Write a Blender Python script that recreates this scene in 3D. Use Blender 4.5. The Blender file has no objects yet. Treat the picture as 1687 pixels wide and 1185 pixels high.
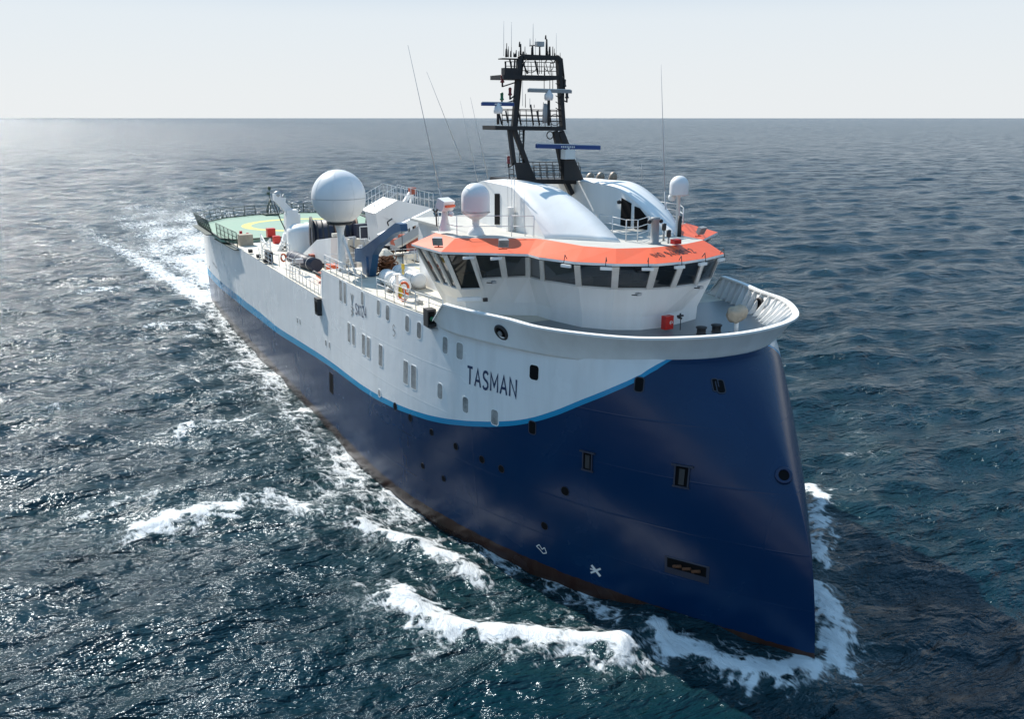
import bpy, math, random
import numpy as np
from mathutils import Vector
random.seed(7); rng = np.random.default_rng(11)
C = bpy.data.collections.new("scene_collection"); bpy.context.scene.collection.children.link(C)
S = bpy.context.scene
# ---------------------------------------------------------------- camera (38 m off the stem, 20 m above the sea)
CAM = np.array([21.5666, -23.9954, 20.0]); FOC = 1480.0; PW, PH = 1687.0, 1185.0
PITCH = math.atan((PH/2-194.0)/FOC); AZ = math.pi-math.atan((PW/2-60.0)/(FOC/math.cos(PITCH)))
FW = np.array([math.cos(AZ)*math.cos(PITCH), math.sin(AZ)*math.cos(PITCH), -math.sin(PITCH)])
RT = np.array([math.sin(AZ), -math.cos(AZ), 0.0]); UP = np.cross(RT, FW)
cam = bpy.data.objects.new("camera", bpy.data.cameras.new("camera")); C.objects.link(cam)
cam.data.sensor_width = 36; cam.data.lens = FOC/PW*36; cam.data.clip_start = 0.5; cam.data.clip_end = 90000
cam.location = CAM
cam.rotation_euler = (math.pi/2-PITCH, 0, AZ-math.pi/2)
S.camera = cam
# ---------------------------------------------------------------- sky, sun, exposure
SUN_EL, SUN_AZ = math.radians(42), math.radians(-168.5)      # azimuth of the sun in the ship's x/y frame
W = bpy.data.worlds.new("World"); S.world = W; W.use_nodes = True
nt = W.node_tree; nt.nodes.clear()
sky = nt.nodes.new('ShaderNodeTexSky'); sky.sky_type = 'NISHITA'; sky.sun_disc = False
sky.sun_elevation = SUN_EL; sky.sun_rotation = math.pi/2-SUN_AZ
sky.air_density = 1.0; sky.dust_density = 0.8; sky.ozone_density = 1.0; sky.altitude = 0
bg = nt.nodes.new('ShaderNodeBackground'); bg.inputs[1].default_value = 0.092
out = nt.nodes.new('ShaderNodeOutputWorld')
hs = nt.nodes.new('ShaderNodeHueSaturation'); hs.inputs['Saturation'].default_value = 1.1
tg = nt.nodes.new('ShaderNodeTexCoord'); sz = nt.nodes.new('ShaderNodeSeparateXYZ'); nt.links.new(tg.outputs['Generated'], sz.inputs[0])
def elev(lo, hi, a, b):
    v = nt.nodes.new('ShaderNodeMapRange'); v.interpolation_type = 'SMOOTHSTEP'
    for i, x in enumerate((lo, hi, a, b)): v.inputs[i+1].default_value = x
    nt.links.new(sz.outputs[2], v.inputs[0]); return v.outputs[0]
hc = nt.nodes.new('ShaderNodeMix'); hc.data_type = 'RGBA'; hc.inputs[6].default_value = (6.45, 6.7, 6.85, 1); hc.inputs[7].default_value = (5.9, 6.5, 7.0, 1); nt.links.new(elev(0.0, 0.16, 0, 1), hc.inputs[0])
hd_ = nt.nodes.new('ShaderNodeMix'); hd_.data_type = 'RGBA'; hd_.inputs[7].default_value = (1.8, 3.5, 5.6, 1); nt.links.new(elev(0.095, 0.2, 0, 1), hd_.inputs[0]); nt.links.new(hc.outputs[2], hd_.inputs[6])
hz = nt.nodes.new('ShaderNodeMix'); hz.data_type = 'RGBA'     # thin bright haze veil, thinner towards the zenith
nt.links.new(elev(0.03, 0.5, 0.985, 0.9), hz.inputs[0]); nt.links.new(sky.outputs[0], hs.inputs['Color']); nt.links.new(hs.outputs[0], hz.inputs[6]); nt.links.new(hd_.outputs[2], hz.inputs[7])
nt.links.new(hz.outputs[2], bg.inputs[0]); nt.links.new(bg.outputs[0], out.inputs[0])
sun = bpy.data.objects.new("sun", bpy.data.lights.new("sun", 'SUN')); C.objects.link(sun)
sun.data.energy = 4.6; sun.data.angle = math.radians(0.5); sun.data.color = (1.0, 0.95, 0.87)
sd = Vector((math.cos(SUN_EL)*math.cos(SUN_AZ), math.cos(SUN_EL)*math.sin(SUN_AZ), math.sin(SUN_EL)))
sun.rotation_euler = sd.to_track_quat('Z', 'Y').to_euler()
S.view_settings.view_transform = 'Standard'; S.view_settings.look = 'None'
S.view_settings.exposure = 0.48; S.view_settings.gamma = 1.0; S.view_settings.use_curve_mapping = False
S.cycles.use_denoising = True; S.cycles.caustics_reflective = False; S.cycles.caustics_refractive = False; S.cycles.sample_clamp_indirect = 4.0; S.cycles.denoising_prefilter = 'ACCURATE'; S.cycles.max_bounces = 6; S.cycles.transparent_max_bounces = 8
# ---------------------------------------------------------------- measuring helpers (pixel of the photo -> point on a known plane)
def ray(x, y): return FW + RT*(x-PW/2)/FOC - UP*(y-PH/2)/FOC
def az(x, y, z=0.0): r = ray(x, y); return CAM + r*(z-CAM[2])/r[2]
def ay(x, y, Y): r = ray(x, y); return CAM + r*(Y-CAM[1])/r[1]
def ax(x, y, X): r = ray(x, y); return CAM + r*(X-CAM[0])/r[0]
def pr(P):
    d = np.asarray(P, float)-CAM; q = d@FW
    return PW/2+FOC*(d@RT)/q, PH/2-FOC*(d@UP)/q
# ---------------------------------------------------------------- materials
def nodes(name):
    m = bpy.data.materials.new(name); m.use_nodes = True
    t = m.node_tree; return m, t, t.nodes['Principled BSDF']
def mat(name, col, rough=0.5, metal=0.0, dirt=0.0, dirtcol=None, scale=1.2, spec=0.5, bump=0.0, streak=False):
    m, t, b = nodes(name)
    b.inputs['Base Color'].default_value = (*col, 1); b.inputs['Roughness'].default_value = rough
    b.inputs['Metallic'].default_value = metal; b.inputs['Specular IOR Level'].default_value = spec
    if dirt > 0:
        tc = t.nodes.new('ShaderNodeTexCoord'); mp = t.nodes.new('ShaderNodeMapping')
        mp.inputs['Scale'].default_value = (1, 1, 0.12 if streak else 1)
        n = t.nodes.new('ShaderNodeTexNoise'); n.inputs['Scale'].default_value = scale
        n.inputs['Detail'].default_value = 8; n.inputs['Roughness'].default_value = 0.62
        r = t.nodes.new('ShaderNodeMapRange'); r.inputs[1].default_value = 0.42; r.inputs[2].default_value = 0.75
        r.inputs[4].default_value = dirt
        x = t.nodes.new('ShaderNodeMix'); x.data_type = 'RGBA'
        dc = dirtcol or tuple(c*0.5 for c in col)
        x.inputs[6].default_value = (*col, 1); x.inputs[7].default_value = (*dc, 1)
        t.links.new(tc.outputs['Object'], mp.inputs[0]); t.links.new(mp.outputs[0], n.inputs[0])
        t.links.new(n.outputs[0], r.inputs[0]); t.links.new(r.outputs[0], x.inputs[0])
        t.links.new(x.outputs[2], b.inputs['Base Color'])
        r2 = t.nodes.new('ShaderNodeMapRange'); r2.inputs[3].default_value = rough*0.8; r2.inputs[4].default_value = min(1, rough*1.35)
        t.links.new(n.outputs[0], r2.inputs[0]); t.links.new(r2.outputs[0], b.inputs['Roughness'])
        if bump:
            bp = t.nodes.new('ShaderNodeBump'); bp.inputs['Strength'].default_value = bump; bp.inputs['Distance'].default_value = 0.05
            t.links.new(n.outputs[0], bp.inputs['Height']); t.links.new(bp.outputs[0], b.inputs['Normal'])
    return m
M = {}
M['white'] = mat('white_paint', (0.85, 0.85, 0.835), 0.5, dirt=0.35, dirtcol=(0.58, 0.56, 0.53), scale=0.9, streak=True)
M['white2'] = mat('radome_white', (0.8, 0.8, 0.8), 0.32, dirt=0.25, dirtcol=(0.68, 0.66, 0.64), scale=0.5)
M['orange'] = mat('orange_paint', (0.82, 0.125, 0.04), 0.45, dirt=0.4, dirtcol=(0.62, 0.13, 0.06), scale=1.5)
M['cream'] = mat('cream_deck', (0.68, 0.64, 0.55), 0.7, dirt=0.6, dirtcol=(0.42, 0.38, 0.31), scale=0.7)
M['roofdeck'] = mat('roof_deck', (0.52, 0.51, 0.47), 0.7, dirt=0.6, dirtcol=(0.36, 0.34, 0.3), scale=0.8)
M['greydeck'] = mat('grey_deck', (0.17, 0.185, 0.195), 0.32, dirt=0.6, dirtcol=(0.24, 0.25, 0.25), scale=0.5)
M['green'] = mat('green_helideck', (0.22, 0.35, 0.26), 0.7, dirt=0.6, dirtcol=(0.32, 0.40, 0.33), scale=0.4)
M['yellow'] = mat('yellow_marking', (0.66, 0.56, 0.16), 0.7, dirt=0.3, scale=2)
M['mark'] = mat('white_marking', (0.75, 0.75, 0.72), 0.7)
M['mast'] = mat('black_mast', (0.014, 0.014, 0.016), 0.55, dirt=0.6, dirtcol=(0.035, 0.026, 0.02), scale=2)
M['dark'] = mat('dark_grey', (0.03, 0.03, 0.032), 0.6)
M['steel'] = mat('galvanised', (0.4, 0.41, 0.41), 0.45, metal=0.3, dirt=0.5, dirtcol=(0.2, 0.18, 0.16), scale=3)
M['rail'] = mat('white_rail', (0.72, 0.72, 0.71), 0.4)
M['darkrail'] = mat('dark_rail', (0.045, 0.065, 0.05), 0.5)
M['redlens'] = mat('red_lens', (0.16, 0.01, 0.012), 0.3)
M['blue'] = mat('blue_davit', (0.008, 0.062, 0.155), 0.35, dirt=0.4, dirtcol=(0.02, 0.08, 0.15), scale=2)
M['rblue'] = mat('radar_blue', (0.01, 0.05, 0.2), 0.35)
M['grey'] = mat('grey_paint', (0.3, 0.31, 0.31), 0.45, dirt=0.4, scale=2)
M['red'] = mat('red_paint', (0.55, 0.02, 0.015), 0.4)
M['rust'] = mat('rust_red', (0.33, 0.07, 0.035), 0.6, dirt=0.5, dirtcol=(0.2, 0.05, 0.03), scale=3)
M['brown'] = mat('brown_rope', (0.13, 0.05, 0.02), 0.9, dirt=0.6, dirtcol=(0.05, 0.02, 0.01), scale=8)
M['tan'] = mat('tan_canvas', (0.42, 0.36, 0.28), 0.9, dirt=0.5, scale=3)
M['exhaust'] = mat('exhaust_pipe', (0.3, 0.25, 0.2), 0.45, metal=0.4, dirt=0.8, dirtcol=(0.1, 0.07, 0.05), scale=2)
M['ringorange'] = mat('ring_orange', (0.8, 0.13, 0.03), 0.5)
M['navyreel'] = mat('navy_reel', (0.02, 0.026, 0.05), 0.5, dirt=0.5, dirtcol=(0.05, 0.05, 0.06), scale=2)
M['copper'] = mat('worn_flange', (0.35, 0.2, 0.13), 0.5, dirt=0.5, scale=2)
M['letter'] = mat('navy_letters', (0.01, 0.035, 0.10), 0.4)
M['black'] = mat('black_letters', (0.02, 0.02, 0.02), 0.5)
M['greenlight'] = mat('green_lens', (0.01, 0.12, 0.05), 0.3)
M['lightgrey'] = mat('light_grey', (0.45, 0.46, 0.47), 0.4)
M['yellowp'] = mat('yellow_paint', (0.6, 0.42, 0.03), 0.5)
M['interior'] = mat('interior_brown', (0.10, 0.075, 0.055), 0.7)
def glass(name, tint, tr):
    m, t, b = nodes(name); t.nodes.remove(b)
    g = t.nodes.new('ShaderNodeBsdfGlossy'); g.inputs['Roughness'].default_value = 0.03; g.inputs[0].default_value = (0.9, 0.95, 1, 1)
    f = t.nodes.new('ShaderNodeFresnel'); f.inputs[0].default_value = 1.5
    tp = t.nodes.new('ShaderNodeBsdfTransparent'); tp.inputs[0].default_value = (tr, tr, tr, 1)
    df = t.nodes.new('ShaderNodeBsdfDiffuse'); df.inputs[0].default_value = (*tint, 1)
    m1 = t.nodes.new('ShaderNodeMixShader'); m1.inputs[0].default_value = 0.35
    m2 = t.nodes.new('ShaderNodeMixShader')
    t.links.new(tp.outputs[0], m1.inputs[1]); t.links.new(df.outputs[0], m1.inputs[2])
    t.links.new(f.outputs[0], m2.inputs[0]); t.links.new(m1.outputs[0], m2.inputs[1]); t.links.new(g.outputs[0], m2.inputs[2])
    t.links.new(m2.outputs[0], t.nodes['Material Output'].inputs[0]); return m
M['glass'] = glass('bridge_glass', (0.012, 0.011, 0.01), 0.55)
M['pane'] = mat('cabin_pane', (0.42, 0.41, 0.39), 0.1, dirt=0.95, dirtcol=(0.1, 0.1, 0.1), scale=1.3)
M['hole'] = mat('dark_opening', (0.006, 0.006, 0.007), 0.7, spec=0.1)
# ---------------------------------------------------------------- mesh builder
def V3(p): return np.asarray(p, float)
class MB:
    def __init__(s): s.v = []; s.f = []; s.mi = []; s.sm = []
    def face(s, pts, mi=0, smooth=False):
        k = len(s.v); s.v += [tuple(p) for p in pts]; s.f.append(tuple(range(k, k+len(pts)))); s.mi.append(mi); s.sm.append(smooth)
    def grid(s, g, mi=0, smooth=True, closeu=False, flip=False):
        k = len(s.v); n = len(g); m = len(g[0])
        for r in g: s.v += [tuple(p) for p in r]
        for i in range(n-1):
            for j in range(m if closeu else m-1):
                a = k+i*m+j; b = k+i*m+(j+1) % m; q = (a, b, b+m, a+m)
                s.f.append(q[::-1] if flip else q); s.mi.append(mi); s.sm.append(smooth)
    def prism(s, base, top, mi=0):        # two matching loops
        n = len(base); k = len(s.v); s.v += [tuple(p) for p in base]+[tuple(p) for p in top]
        s.f.append(tuple(k+i for i in range(n))[::-1]); s.f.append(tuple(k+n+i for i in range(n)))
        s.mi += [mi, mi]; s.sm += [False, False]
        for i in range(n):
            j = (i+1) % n; s.f.append((k+i, k+j, k+n+j, k+n+i)); s.mi.append(mi); s.sm.append(False)
    def box(s, c, d, mi=0, yaw=0.0, pitch=0.0):
        c = V3(c); hx, hy, hz = d[0]/2, d[1]/2, d[2]/2
        cy, sy, cp, sp = math.cos(yaw), math.sin(yaw), math.cos(pitch), math.sin(pitch)
        def T(x, y, z):
            x, z = x*cp-z*sp, x*sp+z*cp
            return (c[0]+x*cy-y*sy, c[1]+x*sy+y*cy, c[2]+z)
        s.prism([T(-hx, -hy, -hz), T(hx, -hy, -hz), T(hx, hy, -hz), T(-hx, hy, -hz)],
                [T(-hx, -hy, hz), T(hx, -hy, hz), T(hx, hy, hz), T(-hx, hy, hz)], mi)
    def bar(s, a, b, w, h=None, mi=0, up=(0, 0, 1)):
        a, b = V3(a), V3(b); h = h or w; d = b-a; d = d/(np.linalg.norm(d)+1e-9)
        sx = np.cross(d, V3(up)); 
        if np.linalg.norm(sx) < 1e-3: sx = np.cross(d, V3((1, 0, 0)))
        sx /= np.linalg.norm(sx); uz = np.cross(sx, d)
        L = lambda p: [p-sx*w/2-uz*h/2, p+sx*w/2-uz*h/2, p+sx*w/2+uz*h/2, p-sx*w/2+uz*h/2]
        s.prism(L(a), L(b), mi)
    def tube(s, a, b, r, r2=None, n=8, mi=0, cap=True):
        a, b = V3(a), V3(b); r2 = r if r2 is None else r2; d = b-a; d = d/(np.linalg.norm(d)+1e-9)
        sx = np.cross(d, V3((0, 0, 1)))
        if np.linalg.norm(sx) < 1e-3: sx = V3((1, 0, 0))
        sx /= np.linalg.norm(sx); uz = np.cross(sx, d)
        R = lambda p, q: [p+(sx*math.cos(2*math.pi*i/n)+uz*math.sin(2*math.pi*i/n))*q for i in range(n)]
        A, B = R(a, r), R(b, r2); s.grid([A, B], mi, True, True)
        if cap: s.face(A[::-1], mi); s.face(B, mi)
    def path(s, pts, r, n=6, mi=0):
        for a, b in zip(pts[:-1], pts[1:]): s.tube(a, b, r, n=n, mi=mi)
    def lathe(s, c, prof, n=32, mi=0, axis=None):
        c = V3(c); g = []
        ax_ = V3(axis) if axis is not None else V3((0, 0, 1)); ax_ = ax_/np.linalg.norm(ax_)
        sx = np.cross(ax_, V3((0, 0, 1)) if abs(ax_[2]) < .9 else V3((1, 0, 0))); sx /= np.linalg.norm(sx); sy = np.cross(ax_, sx)
        for r, h in prof: g.append([c+ax_*h+(sx*math.cos(2*math.pi*i/n)+sy*math.sin(2*math.pi*i/n))*r for i in range(n)])
        s.grid(g, mi, True, True)
    def sphere(s, c, r, n=32, mi=0, sq=1.0):
        s.lathe(c, [(r*math.sin(math.pi*i/(n//2))+1e-4, -r*sq*math.cos(math.pi*i/(n//2))) for i in range(n//2+1)], n, mi)
    def torus(s, c, R, r, axis, n=24, m=8, mis=(0,)):
        c = V3(c); a = V3(axis); a = a/np.linalg.norm(a); sx = np.cross(a, V3((0, 0, 1))) if abs(a[2]) < .9 else np.cross(a, V3((1, 0, 0)))
        sx /= np.linalg.norm(sx); sy = np.cross(a, sx); g = []
        for i in range(n+1):
            t = 2*math.pi*i/n; d = sx*math.cos(t)+sy*math.sin(t)
            g.append([c+d*(R+r*math.cos(2*math.pi*j/m))+a*r*math.sin(2*math.pi*j/m) for j in range(m)])
        for i in range(n): s.grid(g[i:i+2], mis[(i*4//n*2+((i*8//n) % 2)) % len(mis)] if len(mis) > 1 else mis[0], True, True)
    def build(s, name, mats, parent=None, loc=(0, 0, 0), recalc=True, label=None):
        me = bpy.data.meshes.new(name)
        off = V3(parent.get('_w', (0, 0, 0)) if parent is not None else loc)
        me.from_pydata([tuple(V3(p)-off) for p in s.v], [], s.f)
        if not isinstance(mats, (list, tuple)): mats = [mats]
        for m in mats: me.materials.append(m)
        me.polygons.foreach_set('material_index', s.mi); me.polygons.foreach_set('use_smooth', s.sm)
        me.update()
        if recalc:
            import bmesh
            b = bmesh.new(); b.from_mesh(me); bmesh.ops.remove_doubles(b, verts=b.verts, dist=1e-5)
            bmesh.ops.recalc_face_normals(b, faces=b.faces); b.to_mesh(me); b.free()
        o = bpy.data.objects.new(name, me); C.objects.link(o)
        if parent is not None: o.parent = parent; o['_w'] = tuple(off)
        else: o.location = tuple(off); o['_w'] = tuple(off)
        if label: o['label'] = label
        return o
def thing(name, label, cat, loc, group=None):
    o = bpy.data.objects.new(name, None); C.objects.link(o); o.location = tuple(loc); o['_w'] = tuple(float(a) for a in loc)
    o['label'] = label; o['category'] = cat; o.empty_display_size = 0.5
    if group: o['group'] = group
    return o
def tag(o, label, cat, group=None):
    o['label'] = label; o['category'] = cat
    if group: o['group'] = group
    return o
def soft(o, w=0.015, seg=2):
    m = o.modifiers.new('bevel', 'BEVEL'); m.width = w; m.segments = seg; m.limit_method = 'ANGLE'; return o
# ================================================================ SEA
HB0 = 9.2
def interp(x, xs, ys): return float(np.interp(x, xs, ys))
ZS = [-4, 0, 2, 4, 6, 8, 10, 10.65, 12]; XS = [0.2, 0, -0.2, -0.6, -1.5, -3.0, -4.9, -5.8, -7.6]
def stem(z): return (interp(z-.7, ZS, XS)+2*interp(z, ZS, XS)+interp(z+.7, ZS, XS))/4
def hb(x, z):                                   # half breadth of the hull
    k = min(1.0, max(0.0, z/10.65)); kk = k**1.6
    t = (stem(z)-x)/(27-1*k); t = min(1.0, max(0.0, t))
    y = HB0*(1-(1-t)**(1.9+0.7*k))**(1-0.55*kk)
    y *= 1-0.035*k*min(1.0, max(0.0, (x+60)/30))      # slight tumblehome
    if x < -60: y *= 1-0.055*((-x-60)/25)**2*(1-0.35*k)
    if z < 0: y *= 1+0.03*z
    return y
foam_strokes = [   # photo pixels on the water, width m, height m, density
 ([(1326, 795), (1345, 830), (1352, 870), (1350, 930)], 0.75, 0.25, 1.0),
 ([(1352, 975), (1375, 1010), (1388, 1060), (1375, 1092), (1330, 1105), (1280, 1110), (1230, 1108), (1180, 1098), (1130, 1075), (1085, 1048)], 0.8, 0.22, 1.15),
 ([(1262, 1108), (1245, 1135), (1240, 1145)], 0.35, 0.1, 1.0), ([(1085, 1048), (1040, 1030)], 0.4, 0.1, 0.6),
 ([(668, 985), (700, 1012), (750, 1035), (820, 1048), (890, 1055), (960, 1062), (1025, 1082)], 1.0, 0.45, 1.25),
 ([(740, 1045), (800, 1062), (850, 1062)], 0.8, 0.1, 0.8), ([(915, 1072), (980, 1092)], 0.7, 0.1, 0.9),
 ([(600, 862), (640, 880), (700, 895), (755, 925), (790, 945)], 0.75, 0.3, 1.0),
 ([(640, 960), (665, 985), (680, 1020)], 0.7, 0.1, 0.6),
 ([(570, 838), (610, 865)], 1.0, 0.2, 0.7),
 ([(240, 872), (280, 858), (330, 850), (375, 845)], 1.2, 0.3, 1.1), ([(230, 888), (275, 880)], 0.9, 0.15, 0.8),
 ([(150, 850), (200, 825), (260, 815)], 1.3, 0.1, 0.62), ([(385, 830), (450, 825), (520, 850)], 1.2, 0.15, 0.72),  # first stroke paints a patch of sun glitter in foam white
 ([(290, 712), (340, 700), (400, 690)], 1.5, 0.1, 0.72), ([(350, 660), (420, 640), (470, 610)], 2.0, 0.1, 0.5),
 ([(500, 720), (560, 790), (620, 835)], 1.2, 0.0, 0.62), ([(430, 620), (480, 690), (540, 760), (600, 810), (680, 870), (760, 905)], 1.3, 0.0, 0.60),
 ([(760, 905), (830, 915), (900, 950), (960, 985), (1050, 1025)], 0.7, 0.0, 0.62), ([(900, 935), (960, 960), (985, 1000)], 0.5, 0.0, 0.75),
 ([(870, 1000), (900, 1010), (960, 1005)], 0.35, 0.0, 0.55),
 ([(345, 500), (372, 540), (410, 580), (440, 625)], 1.6, 0.0, 0.75),
 ([(150, 800), (100, 815), (60, 900)], 1.4, 0, 0.35), ([(330, 760), (400, 745), (440, 700)], 1.4, 0, 0.45), ([(120, 560), (80, 590)], 2.5, 0, 0.4),
 ([(260, 540), (300, 535)], 2.2, 0.2, 0.65), ([(150, 480), (170, 476)], 3, .2, .7), ([(70, 680), (95, 672)], 1.5, .2, .6), ([(1130, 455), (1132, 455)], 1.0, .1, .5),
 ([(1010, 1022), (1060, 1018), (1085, 1028)], 0.35, 0.1, 0.6),
]
for k_ in range(34):                              # small whitecaps scattered over the open sea
    u_, v_ = rng.uniform(0, 1687), rng.uniform(205, 560)
    if 300 < u_ < 1340 and v_ > 300: continue
    foam_strokes.append(([(u_, v_), (u_+rng.uniform(4, 16), v_+rng.uniform(-2, 2))], rng.uniform(.6, 1.3), .1, rng.uniform(.3, .5)))
def sea_height(x, y, dr):
    X = x.copy(); Y = y.copy(); Z = np.zeros_like(x)
    r2 = np.random.default_rng(5); wind = math.atan2(CAM[1]+15, CAM[0]+50)+0.15
    for i in range(150):
        lam = 0.85*math.exp(r2.uniform(0, 1)*math.log(22/0.85)); k = 2*math.pi/lam
        th = wind+r2.normal(0, 0.62); ph = r2.uniform(0, 2*math.pi)
        a = 0.0205*lam**0.93/(2*math.pi)*(1.1 if lam > 3 else 1.2)
        if lam > 8: a *= (8/lam)**0.9
        if lam < 8: a *= 1.05
        fade = np.clip((lam/dr-2.5)/3.0, 0, 1)
        q = k*(x*math.cos(th)+y*math.sin(th))+ph
        A = a*fade; c = np.cos(q); s_ = np.sin(q)
        Z += A*c; X -= 0.85*A*s_*math.cos(th); Y -= 0.85*A*s_*math.sin(th)
    return X, Y, Z
def seg_dist(x, y, pts):
    best = np.full_like(x, 1e9)
    for a, b in zip(pts[:-1], pts[1:]):
        d = b-a; L = d@d+1e-9; t = np.clip(((x-a[0])*d[0]+(y-a[1])*d[1])/L, 0, 1)
        best = np.minimum(best, np.hypot(x-a[0]-t*d[0], y-a[1]-t*d[1]))
    return best
def make_sea():
    rr = [9.0]
    while rr[-1] < 60000: rr.append(rr[-1]*(1.0042 if rr[-1] < 500 else 1.006 if rr[-1] < 2500 else 1.03))
    rr = np.array(rr)
    ta = np.concatenate([np.linspace(-math.pi, -0.78, 60, endpoint=False), np.linspace(-0.78, 0.78, 1150), np.linspace(0.78, math.pi, 60)[1:]])
    R, T = np.meshgrid(rr, AZ+ta, indexing='ij')
    x = CAM[0]+R*np.cos(T); y = CAM[1]+R*np.sin(T)
    dr = np.where(R > 2500, R*0.03, np.where(R > 500, R*.006, R*.0042))
    dt = np.gradient(ta); dr = np.maximum(dr, R*dt[None, :])
    X, Y, Z = sea_height(x, y, dr)
    foam = np.zeros_like(x)
    near = R < 420
    xs, ys = x[near], y[near]; F = np.zeros_like(xs); ZZ = np.zeros_like(xs)
    wob = 0.22*np.sin(xs*3.1+1.3*np.sin(ys*2.3))+0.2*np.sin(ys*3.7+xs*1.1)+0.16*np.sin(xs*7.3-ys*5.1)+0.1*np.sin(13.1*xs+9.7*ys)
    for pts, w, h, d in foam_strokes:
        P = [az(*p, 0.0)[:2] for p in pts]
        D = seg_dist(xs, ys, P); Dn = np.maximum(0, D/w+wob*1.0)
        F = np.maximum(F, 1.1*d*np.exp(-(Dn/1.05)**1.7)); F = np.maximum(F, 0.55*d*np.exp(-(D/w/2.7)**2))
        if h: ZZ = np.maximum(ZZ, h*np.exp(-(D/w/0.95)**2))
    # wake astern and the churned water along the hull side
    hbx = np.where(xs > -60, HB0*(1-np.clip(1-(-xs)/27, 0, 1)**1.9), HB0)
    side = np.abs(ys)-hbx; along = (xs < 0) & (xs > -84)
    F = np.maximum(F, np.where(along, 0.86*np.exp(-np.clip(side-0.2, 0, 99)/6.0)*(.72+.22*np.sin(xs*.7+ys)+.2*np.sin(xs*.23+1.1))*np.clip(-xs/18, 0, 1), 0))
    kel = np.exp(-((np.abs(ys)-(1.5+(-xs)*0.33))/2.2)**2)*np.clip(-xs/20, 0, 1)*np.exp(xs/120)
    F = np.maximum(F, 0.6*kel*(0.7+0.5*np.sin(xs*0.5)))
    pt = np.sin(.42*xs+1.7*np.sin(.27*ys))*np.sin(.5*ys+1.3*np.sin(.33*xs))+.35*np.sin(1.3*xs-.9*ys)
    F = np.maximum(F, 0.86*np.clip(pt, 0, 1)*np.exp(-np.clip(side, 0, 99)/17)*np.clip((-xs-2)/12, 0, 1)*(xs > -130))
    xa = -84-xs
    wk = np.where(xa > -2, np.exp(-((ys)/(11.5+xa*0.06))**4)*np.exp(-np.clip(xa, 0, 1e4)/165), 0)
    F = np.maximum(F, wk*1.28*(0.88+0.06*np.sin(ys*0.9+xs*0.11)+0.10*np.sin(xs*0.35+ys*.3)+.08*np.sin(xs*.13-ys*.5)))
    edge = np.where(xa > -2, np.exp(-((np.abs(ys)-(9+xa*0.12))/(2.2+xa*.02))**2)*np.exp(-np.clip(xa, 0, 1e4)/110), 0); F = np.maximum(F, edge*1.15)
    foam[near] = F; Z[near] += ZZ; pass
    # displaced water around the hull: hump at the stem, trough at the shoulder
    Z += 0.08*np.exp(-((x+0.5)**2+y**2)/5.0)
    Z -= 0.35*np.exp(-((x+14)/9)**2-((np.abs(y)-6.5)/3.5)**2)
    Z += 0.30*np.exp(-((x+40)/9)**2-((np.abs(y)-9)/3)**2)
    far = ~near; xf = -84-x
    wk = np.where(far & (xf > 0), np.exp(-(y/(11.5+xf*0.06))**4)*np.exp(-xf/700)*0.66, 0)
    foam = np.maximum(foam, wk)
    n, m = R.shape; lod = np.clip((R-70)/330, 0, 1); lod = lod*lod*(3-2*lod)
    Z -= 0.28*np.exp(-((np.abs(y)-9.2)/2.0)**2)*np.clip((-x-16)/8, 0, 1)*np.clip((x+80)/10, 0, 1)
    co = np.empty((n*m, 3), np.float32); co[:, 0] = X.ravel(); co[:, 1] = Y.ravel(); co[:, 2] = Z.ravel()
    idx = np.arange(n*m).reshape(n, m); a = idx[:-1, :]; b = idx[1:, :]
    ar = np.roll(a, -1, 1); br = np.roll(b, -1, 1)
    q = np.stack([a, b, br, ar], -1)[:, :-1].reshape(-1, 4)
    me = bpy.data.meshes.new('sea'); me.vertices.add(n*m); me.vertices.foreach_set('co', co.ravel())
    me.loops.add(q.size); me.loops.foreach_set('vertex_index', q.ravel().astype(np.int32))
    me.polygons.add(len(q)); me.polygons.foreach_set('loop_start', np.arange(0, q.size, 4, dtype=np.int32))
    me.polygons.foreach_set('loop_total', np.full(len(q), 4, np.int32)); me.polygons.foreach_set('use_smooth', np.ones(len(q), bool))
    at = me.attributes.new('foam', 'FLOAT', 'POINT'); at.data.foreach_set('value', foam.ravel().astype(np.float32))
    a2 = me.attributes.new('lod', 'FLOAT', 'POINT'); a2.data.foreach_set('value', lod.ravel().astype(np.float32))
    me.update(); me.validate()
    o = bpy.data.objects.new('sea', me); C.objects.link(o); o['kind'] = 'structure'; me.materials.append(water()); return o
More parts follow.
